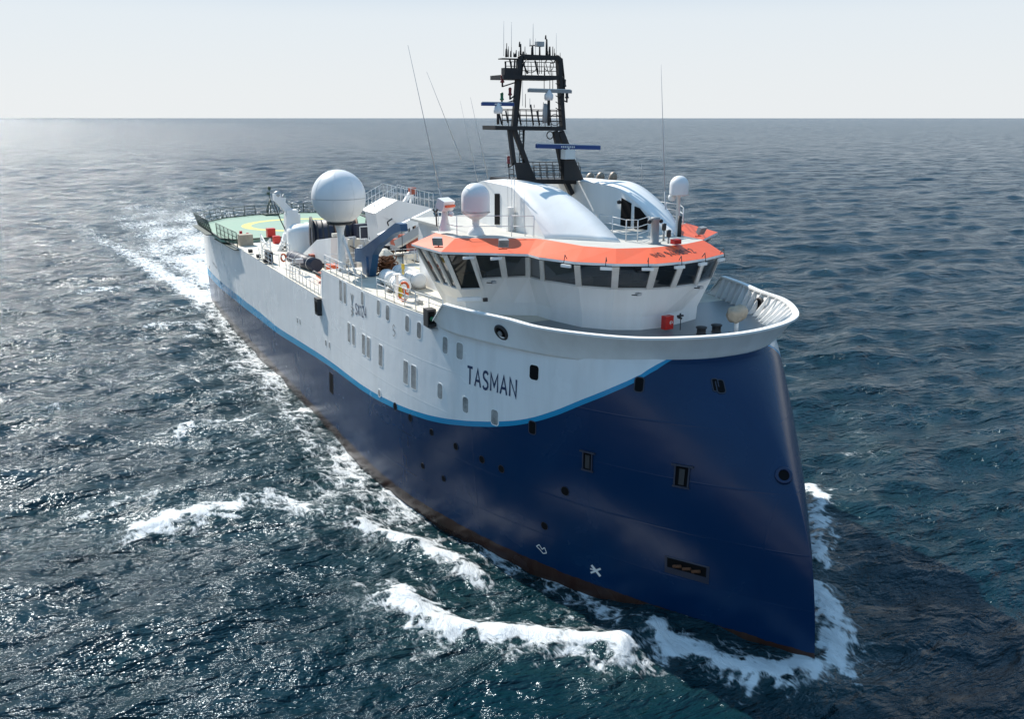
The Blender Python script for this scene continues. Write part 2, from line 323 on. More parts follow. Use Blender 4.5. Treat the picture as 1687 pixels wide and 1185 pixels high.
def water():
    m, t, b = nodes('sea_water'); N = t.nodes; Lk = t.links
    tc = N.new('ShaderNodeTexCoord')
    def noise(sc, det, rough=0.6, dist=0.0, stretch=None):
        n = N.new('ShaderNodeTexNoise'); n.inputs['Scale'].default_value = sc; n.inputs['Detail'].default_value = det
        n.inputs['Roughness'].default_value = rough; n.inputs['Distortion'].default_value = dist
        mp = N.new('ShaderNodeMapping'); Lk.new(tc.outputs['Object'], mp.inputs[0])
        if stretch: mp.inputs['Rotation'].default_value = (0, 0, -0.4); mp.inputs['Scale'].default_value = stretch
        Lk.new(mp.outputs[0], n.inputs[0]); return n
    def math_(op, a, b_=None, c=None, clamp=False):
        q = N.new('ShaderNodeMath'); q.operation = op; q.use_clamp = clamp
        for i, v in enumerate((a, b_, c)):
            if v is None: continue
            if isinstance(v, (int, float)): q.inputs[i].default_value = v
            else: Lk.new(v, q.inputs[i])
        return q.outputs[0]
    nb = noise(0.2, 7, 0.62, 0.5, (1.5, .62, 1)); n1 = noise(0.5, 3, 0.55, 0.5, (1.35, 0.75, 1)); n2 = noise(1.5, 3.0, 0.5, 0.6, (1.2, 0.85, 1))
    nc = noise(0.04, 7, 0.62, 0.6, (1.7, .55, 1)); prev = None
    for n_, d_ in ((nc, 3.2), (nb, 1.5), (n1, 0.75), (n2, 0.17)):
        bp2 = N.new('ShaderNodeBump'); bp2.inputs['Distance'].default_value = d_; bp2.inputs['Strength'].default_value = 1.0
        Lk.new(n_.outputs[0], bp2.inputs['Height'])
        if prev: Lk.new(prev.outputs[0], bp2.inputs['Normal'])
        prev = bp2
    # beyond the reach of the mesh the wavelets are finer than the picture: their slopes tilt the normal directly
    lo_ = N.new('ShaderNodeAttribute'); lo_.attribute_name = 'lod'
    nf = noise(0.14, 7, 0.74, 0.4, (1.7, .6, 1)); sb = N.new('ShaderNodeVectorMath'); sb.operation = 'SUBTRACT'; sb.inputs[1].default_value = (.5, .5, .5); Lk.new(nf.outputs['Color'], sb.inputs[0])
    ml = N.new('ShaderNodeVectorMath'); ml.operation = 'MULTIPLY'; ml.inputs[1].default_value = (2.5, 2.5, 0); Lk.new(sb.outputs[0], ml.inputs[0])
    sc_ = N.new('ShaderNodeVectorMath'); sc_.operation = 'SCALE'; Lk.new(ml.outputs[0], sc_.inputs[0]); Lk.new(lo_.outputs['Fac'], sc_.inputs['Scale'])
    ad_ = N.new('ShaderNodeVectorMath'); ad_.operation = 'ADD'; Lk.new(sc_.outputs[0], ad_.inputs[0]); Lk.new(bp2.outputs[0], ad_.inputs[1])
    nz_ = N.new('ShaderNodeVectorMath'); nz_.operation = 'NORMALIZE'; Lk.new(ad_.outputs[0], nz_.inputs[0])
    at = N.new('ShaderNodeAttribute'); at.attribute_name = 'foam'
    f1 = noise(1.3, 9, 0.68, 1.0, (.62, 1.25, 1)); f2 = noise(0.45, 3, 0.5, 0.5); f3 = noise(5.5, 5, .65, .6, (.5, 1.4, 1))
    vor = N.new('ShaderNodeTexVoronoi'); vor.feature = 'DISTANCE_TO_EDGE'; vor.inputs['Scale'].default_value = 1.1
    wp = N.new('ShaderNodeVectorMath'); wp.operation = 'MULTIPLY_ADD'; wp.inputs[1].default_value = (1.6, 1.6, 0.2)
    Lk.new(f1.outputs['Color'], wp.inputs[0]); Lk.new(tc.outputs['Object'], wp.inputs[2]); Lk.new(wp.outputs[0], vor.inputs['Vector'])
    def st(o, lo, hi):
        r = N.new('ShaderNodeMapRange'); r.inputs[1].default_value = lo; r.inputs[2].default_value = hi; Lk.new(o, r.inputs[0]); return r.outputs[0]
    lace = math_('SUBTRACT', 1.0, math_('MULTIPLY', vor.outputs['Distance'], 4.5, clamp=True))
    mixn = math_('ADD', math_('MULTIPLY', st(f1.outputs[0], .25, .75), 0.46), math_('MULTIPLY', lace, 0.2))
    mixn = math_('ADD', mixn, math_('MULTIPLY', st(f2.outputs[0], .3, .7), 0.14)); mixn = math_('ADD', mixn, math_('MULTIPLY', st(f3.outputs[0], .25, .75), 0.2))
    thr = math_('SUBTRACT', 0.92, math_('MULTIPLY', at.outputs['Fac'], 0.66))
    fo = N.new('ShaderNodeMapRange'); fo.interpolation_type = 'SMOOTHSTEP'
    Lk.new(math_('SUBTRACT', mixn, thr), fo.inputs[0]); fo.inputs[1].default_value = -0.06; fo.inputs[2].default_value = 0.26
    has = math_('GREATER_THAN', at.outputs['Fac'], 0.02); foam = math_('MULTIPLY', fo.outputs[0], has)
    # aerated water is paler green
    ad = math_('MULTIPLY', at.outputs['Fac'], 0.55, clamp=True)
    c1 = N.new('ShaderNodeMix'); c1.data_type = 'RGBA'; c1.inputs[6].default_value = (0.0014, 0.0195, 0.030, 1); c1.inputs[7].default_value = (0.03, 0.075, 0.075, 1); Lk.new(ad, c1.inputs[0])
    Lk.new(c1.outputs[2], b.inputs['Base Color']); b.inputs['Roughness'].default_value = 0.17; b.inputs['IOR'].default_value = 1.333; b.inputs['Specular Tint'].default_value = (0.7, 0.88, 1.0, 1)
    Lk.new(nz_.outputs[0], b.inputs['Normal'])
    fb = N.new('ShaderNodeBsdfPrincipled'); fb.inputs['Base Color'].default_value = (0.80, 0.83, 0.84, 1); fb.inputs['Roughness'].default_value = 0.8
    bf = N.new('ShaderNodeBump'); bf.inputs['Distance'].default_value = 0.3; bf.inputs['Strength'].default_value = 1.0; Lk.new(f1.outputs[0], bf.inputs['Height']); Lk.new(bf.outputs[0], fb.inputs['Normal'])
    ms = N.new('ShaderNodeMixShader'); Lk.new(foam, ms.inputs[0]); Lk.new(b.outputs[0], ms.inputs[1]); Lk.new(fb.outputs[0], ms.inputs[2])
    Lk.new(ms.outputs[0], N['Material Output'].inputs[0])
    return m
make_sea()
# ================================================================ SHIP: HULL
ship = thing('research_ship', 'white and navy blue survey ship with orange roof edge and green helideck, steaming towards us', 'ship', (-42, 0, 0))
ZD, ZM = 10.6, 8.7                 # fore/upper deck, main deck
XSTEP = -34.6
def onhull(px, py):
    r = ray(px, py); f = lambda t: abs((CAM+r*t)[1])-hb(*(CAM+r*t)[[0, 2]])
    lo_, t = 15.0, 15.0
    while t < 140:
        p = CAM+r*t
        if p[0] < stem(p[2]) and f(t) < 0: break
        lo_ = t; t += 0.25
    for _ in range(30):
        m = (lo_+t)/2; p = CAM+r*m
        if p[0] < stem(p[2]) and f(m) < 0: t = m
        else: lo_ = m
    return CAM+r*t
def hullp(x, z, off=0.0):          # point and outward normal on the starboard side
    y = -hb(x, z); e = 0.15
    tx = V3((2*e, -hb(x+e, z)+hb(x-e, z), 0)); tz = V3((0, -hb(x, z+e)+hb(x, z-e), 2*e))
    n = np.cross(tx, tz); n /= np.linalg.norm(n)
    if n[1] > 0: n = -n
    tx = tx/np.linalg.norm(tx); tz = np.cross(tx, n); tz = tz*np.sign(tz[2])
    return V3((x, y, z))+n*off, n, tx, tz
def hullon(x, z):                  # local frame: u along the hull, v up, off outwards
    O, n, tx, tz = hullp(x, z); y0 = hb(x, z)
    def on(u, v, off):
        q = O+tx*u+tz*v; xq = min(q[0], stem(q[2])-0.02)
        if abs(n[1]) > 0.75: q = V3((xq, -hb(xq, q[2]), q[2]))
        return q+n*off
    return on
top_px = [(339, 437), (400, 493), (426, 513), (456, 538), (490, 560), (538, 591), (600, 637), (651.6, 665), (675.7, 674.8), (714, 686), (753.6, 692.3), (793, 694.7), (828, 694.5), (863, 691), (907, 679), (960, 658), (1000, 642), (1058, 616), (1100, 592)]
bot_px = [(341, 450), (400, 505), (426, 525), (456, 548.5), (490, 570), (538, 600.5), (600, 646), (651.6, 674), (675.7, 683), (714, 695), (753.6, 701), (793, 703.5), (828, 703), (863, 699), (907, 688), (960, 667), (1000, 651), (1058, 624), (1105, 597)]
TC = sorted([(p[0], p[2]) for p in (onhull(*q) for q in top_px)]); BC = sorted([(p[0], p[2]) for p in (onhull(*q) for q in bot_px)])
def hull_paint():
    m, t, b = nodes('hull_paint'); N = t.nodes; Lk = t.links
    geo = N.new('ShaderNodeNewGeometry'); sp = N.new('ShaderNodeSeparateXYZ'); Lk.new(geo.outputs['Position'], sp.inputs[0])
    def curve(pts):
        fc = N.new('ShaderNodeFloatCurve'); cu = fc.mapping.curves[0]
        P = [((x+88)/88, z/12) for x, z in pts]; P = [(0, P[0][1]+0.02)]+[p for p in P if 0.01 < p[0] < 0.99]; P = P+[(min(.995, P[-1][0]+.012), 1.0), (1, 1)]
        while len(cu.points) < len(P): cu.points.new(0.5, 0.5)
        for q, p in zip(cu.points, P): q.location = p; q.handle_type = 'AUTO'
        fc.mapping.update(); return fc
    mr = N.new('ShaderNodeMapRange'); mr.inputs[1].default_value = -88; mr.inputs[2].default_value = 0; Lk.new(sp.outputs[0], mr.inputs[0])
    def above(pts, sc=12.0):
        fc = curve(pts); Lk.new(mr.outputs[0], fc.inputs['Value'])
        s_ = N.new('ShaderNodeMath'); s_.operation = 'MULTIPLY'; s_.inputs[1].default_value = sc; Lk.new(fc.outputs[0], s_.inputs[0])
        g = N.new('ShaderNodeMath'); g.operation = 'GREATER_THAN'; Lk.new(sp.outputs[2], g.inputs[0]); Lk.new(s_.outputs[0], g.inputs[1]); return g.outputs[0]
    def mixc(f, a, c):
        x = N.new('ShaderNodeMix'); x.data_type = 'RGBA'; Lk.new(f, x.inputs[0])
        for i, v in ((6, a), (7, c)):
            if isinstance(v, tuple): x.inputs[i].default_value = (*v, 1)
            else: Lk.new(v, x.inputs[i])
        return x.outputs[2]
    # streaky salt and rust on the paint
    tc = N.new('ShaderNodeTexCoord'); mp = N.new('ShaderNodeMapping'); mp.inputs['Scale'].default_value = (1, 1, 0.1); Lk.new(tc.outputs['Object'], mp.inputs[0])
    n = N.new('ShaderNodeTexNoise'); n.inputs['Scale'].default_value = 1.1; n.inputs['Detail'].default_value = 9; n.inputs['Roughness'].default_value = .65; Lk.new(mp.outputs[0], n.inputs[0])
    n2 = N.new('ShaderNodeTexNoise'); n2.inputs['Scale'].default_value = 0.35; n2.inputs['Detail'].default_value = 6; n2.inputs['Distortion'].default_value = .6; Lk.new(tc.outputs['Object'], n2.inputs[0])
    r = N.new('ShaderNodeMapRange'); r.inputs[1].default_value = .45; r.inputs[2].default_value = .8; r.inputs[4].default_value = .7; Lk.new(n.outputs[0], r.inputs[0])
    r2 = N.new('ShaderNodeMapRange'); r2.inputs[1].default_value = .48; r2.inputs[2].default_value = .72; r2.inputs[4].default_value = .55; Lk.new(n2.outputs[0], r2.inputs[0])
    white = mixc(r.outputs[0], (0.86, 0.86, 0.85), (0.70, 0.69, 0.67))
    navy = mixc(r2.outputs[0], (0.0005, 0.0235, 0.08), (0.0028, 0.034, 0.10))
    # boot topping with an uneven worn edge
    bz = N.new('ShaderNodeMath'); bz.operation = 'MULTIPLY_ADD'; bz.inputs[1].default_value = 0.30; bz.inputs[2].default_value = 0.10; Lk.new(n.outputs[0], bz.inputs[0])
    bx = N.new('ShaderNodeMapRange'); bx.inputs[1].default_value = -10; bx.inputs[2].default_value = -26; bx.inputs[4].default_value = 0.42; Lk.new(sp.outputs[0], bx.inputs[0])
    bs = N.new('ShaderNodeMath'); bs.operation = 'ADD'; Lk.new(bz.outputs[0], bs.inputs[0]); Lk.new(bx.outputs[0], bs.inputs[1])
    bo = N.new('ShaderNodeMath'); bo.operation = 'LESS_THAN'; Lk.new(sp.outputs[2], bo.inputs[0]); Lk.new(bs.outputs[0], bo.inputs[1])
    boot = mixc(r.outputs[0], (0.048, 0.02, 0.014), (0.09, 0.058, 0.042))
    navy = mixc(bo.outputs[0], navy, boot)
    col = mixc(above(BC), navy, (0.02, 0.29, 0.52)); up = above(TC); col = mixc(up, col, white)
    Lk.new(col, b.inputs['Base Color'])
    rr = N.new('ShaderNodeMapRange'); rr.inputs[3].default_value = .14; rr.inputs[4].default_value = .36; Lk.new(n2.outputs[0], rr.inputs[0]); Lk.new(rr.outputs[0], b.inputs['Roughness'])
    b.inputs['Specular IOR Level'].default_value = 0.35
    # welded plate seams and slight plate waviness
    def seam(axis, per, ph):
        a = N.new('ShaderNodeMath'); a.operation = 'MULTIPLY_ADD'; a.inputs[1].default_value = 1/per; a.inputs[2].default_value = ph; Lk.new(sp.outputs[axis], a.inputs[0])
        f = N.new('ShaderNodeMath'); f.operation = 'PINGPONG'; f.inputs[1].default_value = 0.5; Lk.new(a.outputs[0], f.inputs[0])
        m_ = N.new('ShaderNodeMapRange'); m_.inputs[1].default_value = 0.0; m_.inputs[2].default_value = 0.045/per; m_.inputs[3].default_value = 1; m_.inputs[4].default_value = 0; Lk.new(f.outputs[0], m_.inputs[0]); return m_.outputs[0]
    ad = N.new('ShaderNodeMath'); ad.operation = 'MAXIMUM'; Lk.new(seam(0, 6.4, .3), ad.inputs[0]); Lk.new(seam(2, 2.15, .12), ad.inputs[1])
    wv = N.new('ShaderNodeTexNoise'); wv.inputs['Scale'].default_value = .8; wv.inputs['Detail'].default_value = 2; Lk.new(tc.outputs['Object'], wv.inputs[0])
    sm = N.new('ShaderNodeMath'); sm.operation = 'MULTIPLY_ADD'; sm.inputs[1].default_value = .13; Lk.new(ad.outputs[0], sm.inputs[0])
    w2 = N.new('ShaderNodeMath'); w2.operation = 'MULTIPLY'; w2.inputs[1].default_value = .7; Lk.new(wv.outputs[0], w2.inputs[0]); Lk.new(w2.outputs[0], sm.inputs[2])
    bp = N.new('ShaderNodeBump'); bp.inputs['Distance'].default_value = 0.035; bp.inputs['Strength'].default_value = .8; Lk.new(sm.outputs[0], bp.inputs['Height']); Lk.new(bp.outputs[0], b.inputs['Normal'])
    return m
M['hull'] = hull_paint()
us = np.concatenate([np.array([0, .03, .08, .16, .28, .45, .7, 1.0, 1.4, 1.9, 2.5, 3.2, 4, 5, 6, 7, 8.2, 9.5, 11, 12.5, 14, 16, 18, 20, 22, 24.5, 27, 30, 32, 34.6]), np.array([38, 41, 44, 50, 56, 60, 64, 68, 72, 76, 80, 83])])
def xat(u, z):
    xs = stem(z)*max(0.0, 1-u/24.0)
    return -u+xs+(-1.6*max(0, min(1, (z)/6.0))*(u > 82.9))
zl = [-3, -1.5, -.5]+[8.7*i/24 for i in range(25)]; zu = [8.7, 9.2, 9.7, 10.2, 10.65]
mb = MB()
for sgn in (-1, 1):
    mb.grid([[(xat(u, z), sgn*hb(xat(u, z), z), z) for u in us] for z in zl], 0)
    uu = [u for u in us if u <= 34.61]
    mb.grid([[(xat(u, z), sgn*hb(xat(u, z), z), z) for u in uu] for z in zu], 0)
tr = [(xat(83, z), -hb(xat(83, z), z), z) for z in zl]+[(xat(83, z), hb(xat(83, z), z), z) for z in zl[::-1]]
mb.face(tr, 0)
hull = mb.build('hull', [M['hull']], ship)
# decks
def plate(name, outline, z, m, th=0.06, parent=ship, label=None):
    b = MB(); b.prism([(x, y, z-th) for x, y in outline], [(x, y, z) for x, y in outline]); return b.build(name, m, parent, label=label)
side_u = [u for u in us if u <= 34.61]
o1 = [(xat(u, ZD)-0.02, -hb(xat(u, ZD), ZD)+0.03) for u in side_u if u > 0.1]; o1 = o1+[(x, -y) for x, y in o1[::-1]]
kx = -15.2
of = [(x, y) for x, y in o1 if x > kx]; a_ = [p for p in o1 if p[0] <= kx]
h_ = hb(kx, ZD)-0.03
st = [p for p in o1 if p[0] > kx and p[1] < 0]; pt = [p for p in o1 if p[0] > kx and p[1] > 0]
plate('fore_deck', [(kx, -h_)]+st[::-1]+pt[::-1]+[(kx, h_)] if False else [(kx, h_)]+pt[0:]+[(stem(ZD)-0.2, 0)]+sorted(st, key=lambda p: -p[0])+[(kx, -h_)], ZD, M['greydeck'])
sa = sorted([p for p in a_ if p[1] < 0], key=lambda p: -p[0]); pa = sorted([p for p in a_ if p[1] > 0], key=lambda p: p[0])
plate('upper_deck', [(kx-.004, -h_)]+sa+pa+[(kx-.004, h_)], ZD, M['cream'])
mu = [(xat(u, ZM), -hb(xat(u, ZM), ZM)+0.03) for u in us if u >= 34]; plate('main_deck', mu+[(x, -y) for x, y in mu[::-1]], ZM, M['cream'])
b = MB(); b.box((XSTEP+0.05, 0, (ZD+ZM)/2), (0.1, 17.6, ZD-ZM-.08)); b.build('aft_bulkhead', M['white'], ship)
# bulwark: flared ring round the fore deck
def sp(pts, n):
    pts = np.array(pts, float); d = np.r_[0, np.cumsum(np.hypot(*np.diff(pts[:, :2], axis=0).T))]
    t = np.linspace(0, d[-1], n); res = []
    for k in range(3):
        y = pts[:, k]; h = np.diff(d); m_ = np.gradient(y, d); r_ = []
        for q in t:
            i = min(max(np.searchsorted(d, q)-1, 0), len(h)-1); s_ = (q-d[i])/h[i]
            r_.append((2*s_**3-3*s_**2+1)*y[i]+(s_**3-2*s_**2+s_)*h[i]*m_[i]+(-2*s_**3+3*s_**2)*y[i+1]+(s_**3-s_**2)*h[i]*m_[i+1])
        res.append(r_)
    return np.array(res).T
ZB = 11.65
lo = [(-17.2, 8.05), (-16, 7.95), (-14, 7.45), (-12, 6.75), (-10, 5.8), (-8.5, 4.75), (-7.2, 3.4), (-6.4, 2.0), (-6.05, 0)]
hi = [(-17.2, 8.35), (-16, 8.22), (-14, 7.75), (-12, 7.1), (-10.1, 6.7), (-8.3, 5.7), (-6.6, 4.15), (-5.7, 2.2), (-5.35, 0)]
LO = sp([(x, -y, 10.4) for x, y in lo]+[(x, y, 10.4) for x, y in lo[::-1][1:]], 97)
HI = sp([(x, -y, ZB) for x, y in hi]+[(x, y, ZB) for x, y in hi[::-1][1:]], 97)
# ease the ends down to the deck edge
for i in range(97):
    e = min(i, 96-i)
    if e < 3: HI[i, 2] = ZD+0.1+(ZB-ZD-0.1)*e/3
    s_ = -1 if i < 48 else 1
mb = MB()
cen = V3((-13, 0, 0))
def inward(P, i, d):
    a, c = P[max(i-1, 0)], P[min(i+1, 96)]; t_ = c-a; n_ = V3((-t_[1], t_[0], 0)); n_ /= np.linalg.norm(n_)
    if (cen-P[i])@n_ < 0: n_ = -n_
    return P[i]+n_*d
LI = np.array([inward(LO, i, 0.09) for i in range(97)]); HIi = np.array([inward(HI, i, 0.09) for i in range(97)])
# outer skin continues down onto the hull (knuckle)
KN = []
for i in range(97):
    x, y = LO[i, 0], LO[i, 1]; KN.append((x-0.10, y, 10.25))
mb.grid([LI, HIi], 0); mb.grid([LO, LO*0.4+HI*0.6, HI], 0)
CO = np.array([inward(HI, i, -0.07) for i in range(97)]); CI = np.array([inward(HI, i, 0.2) for i in range(97)])
mb.grid([CO+V3((0, 0, -.04)), CO+V3((0, 0, .05)), CI+V3((0, 0, .05)), CI+V3((0, 0, -.04))], 0, smooth=False)
LOb = LO.copy(); LOb[:, 2] = 10.32; LIb = np.array([inward(LOb, i, 0.9) for i in range(97)]); mb.grid([LO, LOb, LIb], 0)
bul = mb.build('bulwark', M['white'], ship)
def ribs():
    for i in list(range(4, 44, 2))+list(range(54, 94, 2)):
        b = MB(); P0 = LI[i]; j = int(np.argmin(np.linalg.norm(HIi[:, :2]-(LI[i, :2]+(LI[i, :2]-inward(LO, i, 1.0)[:2])*.3), axis=1))); P1 = HIi[j]; Q0, Q1 = inward(LO, i, .42), inward(HI, j, .2)
        t_ = LO[min(i+1, 96)]-LO[i-1]; t_ = t_/np.linalg.norm(t_)*0.02
        z = V3((0, 0, .2)); P0 = P0+V3((0, 0, ZD-10.4)); Q0 = Q0+V3((0, 0, ZD-10.4))
        b.prism([P0-t_, Q0-t_, Q1-t_, P1-t_], [P0+t_, Q0+t_, Q1+t_, P1+t_]); b.build('rib', M['white'], bul)
ribs()
# windows and openings of the hull side
def rrect(w, h, r, n=4):
    P = []
    for cx, cy, a0 in ((w/2-r, h/2-r, 0), (-w/2+r, h/2-r, 90), (-w/2+r, -h/2+r, 180), (w/2-r, -h/2+r, 270)):
        for k in range(n+1): a = math.radians(a0+90*k/n); P.append((cx+r*math.cos(a), cy+r*math.sin(a)))
    return P
def hull_window(px, py, w, h, r, kind='window', pane='pane', fr='white', depth=0.012, fw=0.045, label=None):
    p = onhull(px, py); x, z = p[0], p[2]
    on = hullon(x, z)
    b = MB(); A = rrect(w+2*fw, h+2*fw, r+fw); B_ = rrect(w, h, r)
    b.grid([[on(u, v, -.02) for u, v in A], [on(u, v, depth) for u, v in A], [on(u, v, depth) for u, v in B_], [on(u, v, 0.008) for u, v in B_]], 0, False, True)
    f = b.build(kind, M[fr], hull, label=label)
    b = MB(); b.face([on(u, v, 0.010) for u, v in B_]); 
    me = b.build('pane', M[pane], hull, recalc=False)
    # join pane faces into the same part: window = frame + pane, two materials
    fm = f.data; off = len(fm.vertices); vs = [tuple(v.co) for v in fm.vertices]+[tuple(v.co) for v in me.data.vertices]
    fs = [tuple(q.vertices) for q in fm.polygons]+[tuple(i+off for i in me.data.polygons[0].vertices)]
    nm = bpy.data.meshes.new(kind); nm.from_pydata(vs, [], fs); nm.materials.append(M[fr]); nm.materials.append(M[pane])
    nm.polygons[-1].material_index = 1; f.data = nm; bpy.data.objects.remove(me); return f
for px, py in ((561.5, 479), (568.3, 483)): hull_window(px, py, .55 if px < 565 else .5, 1.25, .08)
for px, py, w, h in ((597, 492, .45, .75), (623.5, 507, .45, .8), (638.5, 515.5, .45, .8), (671, 533.5, .42, .8), (690.5, 544.5, .42, .8), (733.5, 569, .42, .8), (757.5, 578.5, .5, .78),
                     (725, 645, .42, .75), (767, 667.5, .42, .75), (815, 688, .45, .7)): hull_window(px, py, w, h, .14)
for px, py in ((575, 548), (582.5, 553), (599, 568), (607, 573), (627, 586), (668.5, 614), (681.5, 622)): hull_window(px, py, .52, 1.15 if px < 640 else 1.2, .08)
hull_window(880, 614, .5, .65, .14, pane='hole')
for px, py, w in ((877, 705, .36), (1053, 634, .34), (1187, 637, .3)): hull_window(px, py, w, .55, .1, pane='hole', fr='navyreel')
hull_window(546, 631.5, .8, 1.3, .05, kind='opening', pane='hole', fr='navyreel')
for px, py in ((490, 528), (494.5, 530.5), (537, 565.5), (543, 569)): hull_window(px, py, .34, .42, .16, kind='porthole', pane='pane')
hull_window(625, 648, .34, .4, .16, kind='porthole')
for px, py, d in ((651, 670, .4), (676, 689, .4), (711, 712.5, .34), (751, 736, .34), (794, 757.5, .36), (826, 773, .36), (696.5, 768, .3), (731, 789, .3), (931, 809.5, .4), (897, 867, .36), (364, 466, .35), (345, 440, .3)):
    hull_window(px, py, d, d, d/2-.005, kind='porthole', pane='hole', fr='navyreel', fw=.02, depth=.015)
# mooring openings in the bulwark
def bring(px, py, r, zc):
    p = az(px, py, zc); i = int(np.argmin(np.linalg.norm(HI[:, :2]*.5+LO[:, :2]*.5-p[:2], axis=1))); c = (HI[i]+LO[i])/2
    o_ = inward(HI, i, -1)-HI[i]; o_ = V3((o_[0], o_[1], -.45)); o_ /= np.linalg.norm(o_); c = V3((c[0], c[1], (ZB+10.4)/2-.05))
    b = MB(); b.torus(c+o_*.0, r, .07, o_, 28, 8); b.lathe(c, [(0.001, .03), (r, .03)], 28, 1, axis=o_); b.build('fairlead', [M['dark'], M['hole']], bul); 
    b = MB(); b.tube(c+o_*.05, c+o_*.12, .12, n=10); b.build('roller', M['grey'], bul)
bring(814.5, 548, .33, 11.0)
i = 78; c = (HIi[i]+LI[i])/2; o_ = inward(HI, i, 1)-HI[i]; b = MB(); b.torus(c+o_*.05, .36, .08, o_, 28, 8); b.lathe(c+o_*.06, [(0.001, 0), (.36, 0)], 28, 1, axis=o_); b.build('fairlead', [M['dark'], M['hole']], bul)
# recessed bow openings with ledge frames
def bow_box(px, py, w, h, frame='navyreel'):
    p = onhull(px, py); x, z = p[0], p[2]
    on = hullon(x, z)
    b = MB(); k = w/2
    for u0, u1, v0, v1, d in ((-k-.12, k+.12, h/2, h/2+.07, .10), (-k-.04, k+.04, -h/2-.07, -h/2, .07), (-k, -k+.06, -h/2, h/2, .06), (k-.06, k, -h/2, h/2, .06)):
        b.prism([on(u0, v0, 0), on(u1, v0, 0), on(u1, v1, 0), on(u0, v1, 0)], [on(u0, v0, d), on(u1, v0, d), on(u1, v1, d), on(u0, v1, d)], 0)
    b.face([on(-k+.06, -h/2, .012), on(k-.06, -h/2, .012), on(k-.06, h/2, .012), on(-k+.06, h/2, .012)], 1)
    b.prism([on(-.1, -h/2+.06, .012), on(.12, -h/2+.06, .012), on(.12, h/2-.1, .012), on(-.1, h/2-.1, .012)], [on(-.1, -h/2+.06, .05), on(.12, -h/2+.06, .05), on(.12, h/2-.1, .05), on(-.1, h/2-.1, .05)], 2)
    b.build('hatch', [M[frame], M['hole'], M['dark']], hull)
bow_box(968, 760, .5, .75); bow_box(1123, 785, .62, .8); hull_window(1266, 620, .2, .5, .05, kind='opening', pane='hole', fr='navyreel')
def anchor_pocket():
    p = onhull(1131, 939); x, z = p[0], p[2]
    on = hullon(x, z)
    b = MB(); w, h = .95, .4
    b.grid([[on(-w, -h, .01), on(w, -h, .01), on(w, h, .01), on(-w, h, .01)], [on(-w+.12, -h+.3, .03), on(w-.12, -h+.3, .03), on(w-.12, h-.06, .03), on(-w+.12, h-.06, .03)]], 0, False, True)
    b.face([on(-w+.12, -h+.3, .032), on(w-.12, -h+.3, .032), on(w-.12, h-.06, .032), on(-w+.12, h-.06, .032)], 1)
    for u in (-.35, .05, .45): b.tube(on(u-.2, .02, .06), on(u+.15, .12, .06), .07, n=8, mi=2)
    b.build('anchor_pocket', [M['navyreel'], M['hole'], M['brown']], hull)
anchor_pocket()
def stem_eye():
    p = onhull(1291, 784); O, n, tx, tz = hullp(p[0], p[2]); b = MB(); b.torus(p+n*.02, .27, .08, n, 24, 8, (0,)); b.lathe(p+n*.05, [(.001, 0), (.25, 0)], 24, 1, axis=n); b.build('mooring_eye', [M['navy'], M['hole']], hull)
M['navy'] = mat('navy_paint', (0.0015, 0.018, 0.07), .3); stem_eye()
# ================================================================ BRIDGE
def lerp(a, b, t): return a*(1-t)+b*t
ZE, ZR, ZSILL = 14.0, 14.45, 12.5
def mir(P): return V3((P[0], -P[1], P[2]))
E_ = [az(*p, ZE) for p in ((677.6, 402), (730.5, 415.7), (871, 418.7), (891, 424), (949.5, 431.7), (1014.7, 434.8), (1081, 434.8), (1126, 431), (1160.8, 425.7), (1189.5, 418.7))]
E_[0] = V3((-20.0, -8.2, ZE)); E_[1] = V3((-16.8, -8.0, ZE))
B_ = [az(*p, 10.6) for p in ((884, 520), (909, 528), (958.7, 539.4), (1007, 543.8), (1055, 543.8), (1090, 540), (1120, 533), (1146, 525.6))]
B_ = [V3((-20.6, -6.3, 10.6)), V3((-18.2, -6.2, 10.6))]+B_
S_ = [az(*p, ZSILL) for p in ((871, 456.5), (893.5, 463), (953, 472.5), (1012, 477.2), (1069.5, 477.3), (1108.6, 474.7), (1147, 469), (1172, 459))]
S_ = [lerp(B_[i], E_[i], (ZSILL-10.6)/3.4) for i in (0, 1)]+S_
K_ = []
for i in range(10):      # knee: lower wall nearly upright below z = 11.2
    k = B_[i].copy(); k[2] = 11.22; k[:2] += 0.06*(S_[i][:2]-B_[i][:2]); K_.append(k)
def port(L): return [mir(L[2])+V3((0.1, 0, 0)), mir(L[1]), mir(L[0])]
E2, B2, S2, K2 = (L+port(L) for L in (E_, B_, S_, K_))
